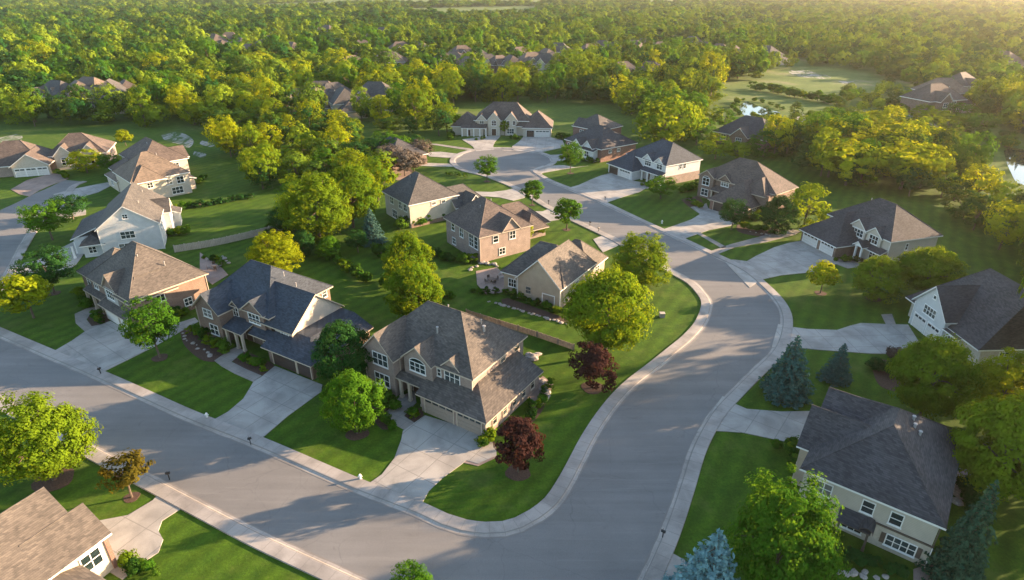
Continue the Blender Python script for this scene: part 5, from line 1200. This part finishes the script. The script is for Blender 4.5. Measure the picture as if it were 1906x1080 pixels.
def mailbox(x, y, label):
    p = P(x, y); e = tag(empty('mailbox', p, rr.uniform(0, 3), .8), label, 'mailbox', None)
    a = MB(); a.box(-.06, -.06, 0, .06, .06, 1.1, M['black']); a.build('post', e)
    b = MB(); n = 8
    for i in range(n):
        t0, t1 = math.pi * i / n, math.pi * (i + 1) / n
        b.poly([(.14 * math.cos(t0), -.28, 1.25 + .14 * math.sin(t0)), (.14 * math.cos(t0), .28, 1.25 + .14 * math.sin(t0)), (.14 * math.cos(t1), .28, 1.25 + .14 * math.sin(t1)), (.14 * math.cos(t1), -.28, 1.25 + .14 * math.sin(t1))], M['black'])
    b.box(-.14, -.28, 1.08, .14, .28, 1.25, M['black']); b.build('box', e)
    c = MB(); c.box(.15, .05, 1.2, .17, .1, 1.5, M['br_red']); c.build('flag', e)
for x, y, l in ((1021, 381, 'dark mailbox by the kerb left of the street, the one farthest up the street'), (1098, 421, 'dark mailbox by the kerb beside the small street tree'), (1114, 432, 'dark mailbox by the kerb nearest the bend'), (316, 893, 'dark mailbox on the footway of the lower left driveway'), (1233, 1002, 'dark mailbox on the footway right of the bend at the bottom'),
                (1126, 374, 'dark mailbox at the driveway corner of the white house'), (467, 828, 'dark mailbox beside the driveway of the dark-roofed house'), (188, 697, 'dark mailbox beside the driveway of the steep hip-roofed house')): mailbox(x, y, l)
def hydrant(x, y, label):
    p = P(x, y); e = tag(empty('hydrant', p), label, 'hydrant')
    a = MB(); m = M['white']; a.tube((0, 0, 0), (0, 0, .08), .2, .2, m, 12); a.tube((0, 0, .08), (0, 0, .62), .13, .12, m, 12); a.tube((0, 0, .62), (0, 0, .68), .16, .16, m, 12); a.tube((0, 0, .68), (0, 0, .82), .14, .04, m, 12); a.build('barrel', e)
    for s in (-1, 1): b = MB(); b.tube((s * .1, 0, .48), (s * .24, 0, .48), .06, .07, m, 8); b.build('nozzle', e)
hydrant(1232, 416, 'white hydrant on the big lawn right of the street'); hydrant(386, 778, 'white hydrant at the lawn corner beside the driveway of the dark-roofed house'); hydrant(671, 893, 'white hydrant at the lawn corner beside the driveway of the corner house')
def patio_set(x, y, label):
    p = P(x, y); e = tag(empty('patio_table', p), label, 'table'); a = MB(); a.tube((0, 0, .68), (0, 0, .72), .6, .6, M['trimdark'], 16); a.build('tabletop', e); b = MB(); b.tube((0, 0, 0), (0, 0, .68), .06, .06, M['black'], 8); b.tube((0, 0, 0), (0, 0, .05), .3, .25, M['black'], 10); b.build('leg', e)
    for k in range(4):
        t = k * math.pi / 2 + .5; c = tag(empty('patio_chair', (p.x + 1.05 * math.cos(t), p.y + 1.05 * math.sin(t), 0), t + math.pi / 2), 'dark patio chair around the ' + label, 'chair', 'chairs around the ' + label[:40])
        s = MB(); s.box(-.25, -.25, .4, .25, .25, .46, M['trimdark']); s.build('seat', c); s = MB(); s.box(-.25, -.28, .46, .25, -.23, .95, M['trimdark']); s.build('backrest', c)
        for sx in (-.22, .22):
            for sy in (-.22, .22): s = MB(); s.box(sx - .02, sy - .02, 0, sx + .02, sy + .02, .4, M['black']); s.build('leg', c)
patio_set(400, 500, 'round table on the patio of the steep hip-roofed house'); patio_set(915, 525, 'round table on the patio of the beige gabled house')
for x, y, l in ((1232, 590, 'small green utility box on the sunny lawn inside the bend'),):
    p = P(x, y); e = tag(empty('utility_box', p), l, 'box'); a = MB(); a.box(-.4, -.35, 0, .4, .35, .7, M['shrubbox'] if 'shrubbox' in M else M['rock']); a.build('cabinet', e); a = MB(); a.box(-.44, -.39, .7, .44, .39, .76, M['trimtan']); a.build('lid', e)

# ------------------------------------------------------------------ haze
hm = bpy.data.materials.new('haze'); hm.use_nodes = True
nt = hm.node_tree; nt.nodes.clear(); out = N(nt, 'ShaderNodeOutputMaterial'); pv = N(nt, 'ShaderNodeVolumePrincipled')
pv.inputs['Color'].default_value = (1.0, 0.95, 0.84, 1); pv.inputs['Density'].default_value = 0.00008; pv.inputs['Anisotropy'].default_value = 0.65
nt.links.new(pv.outputs[0], out.inputs['Volume'])
hb = MB(); hb.box(-6600, -420, -1, 6600, 6600, 60, hm); ho = hb.build('haze'); ho['kind'] = 'stuff'
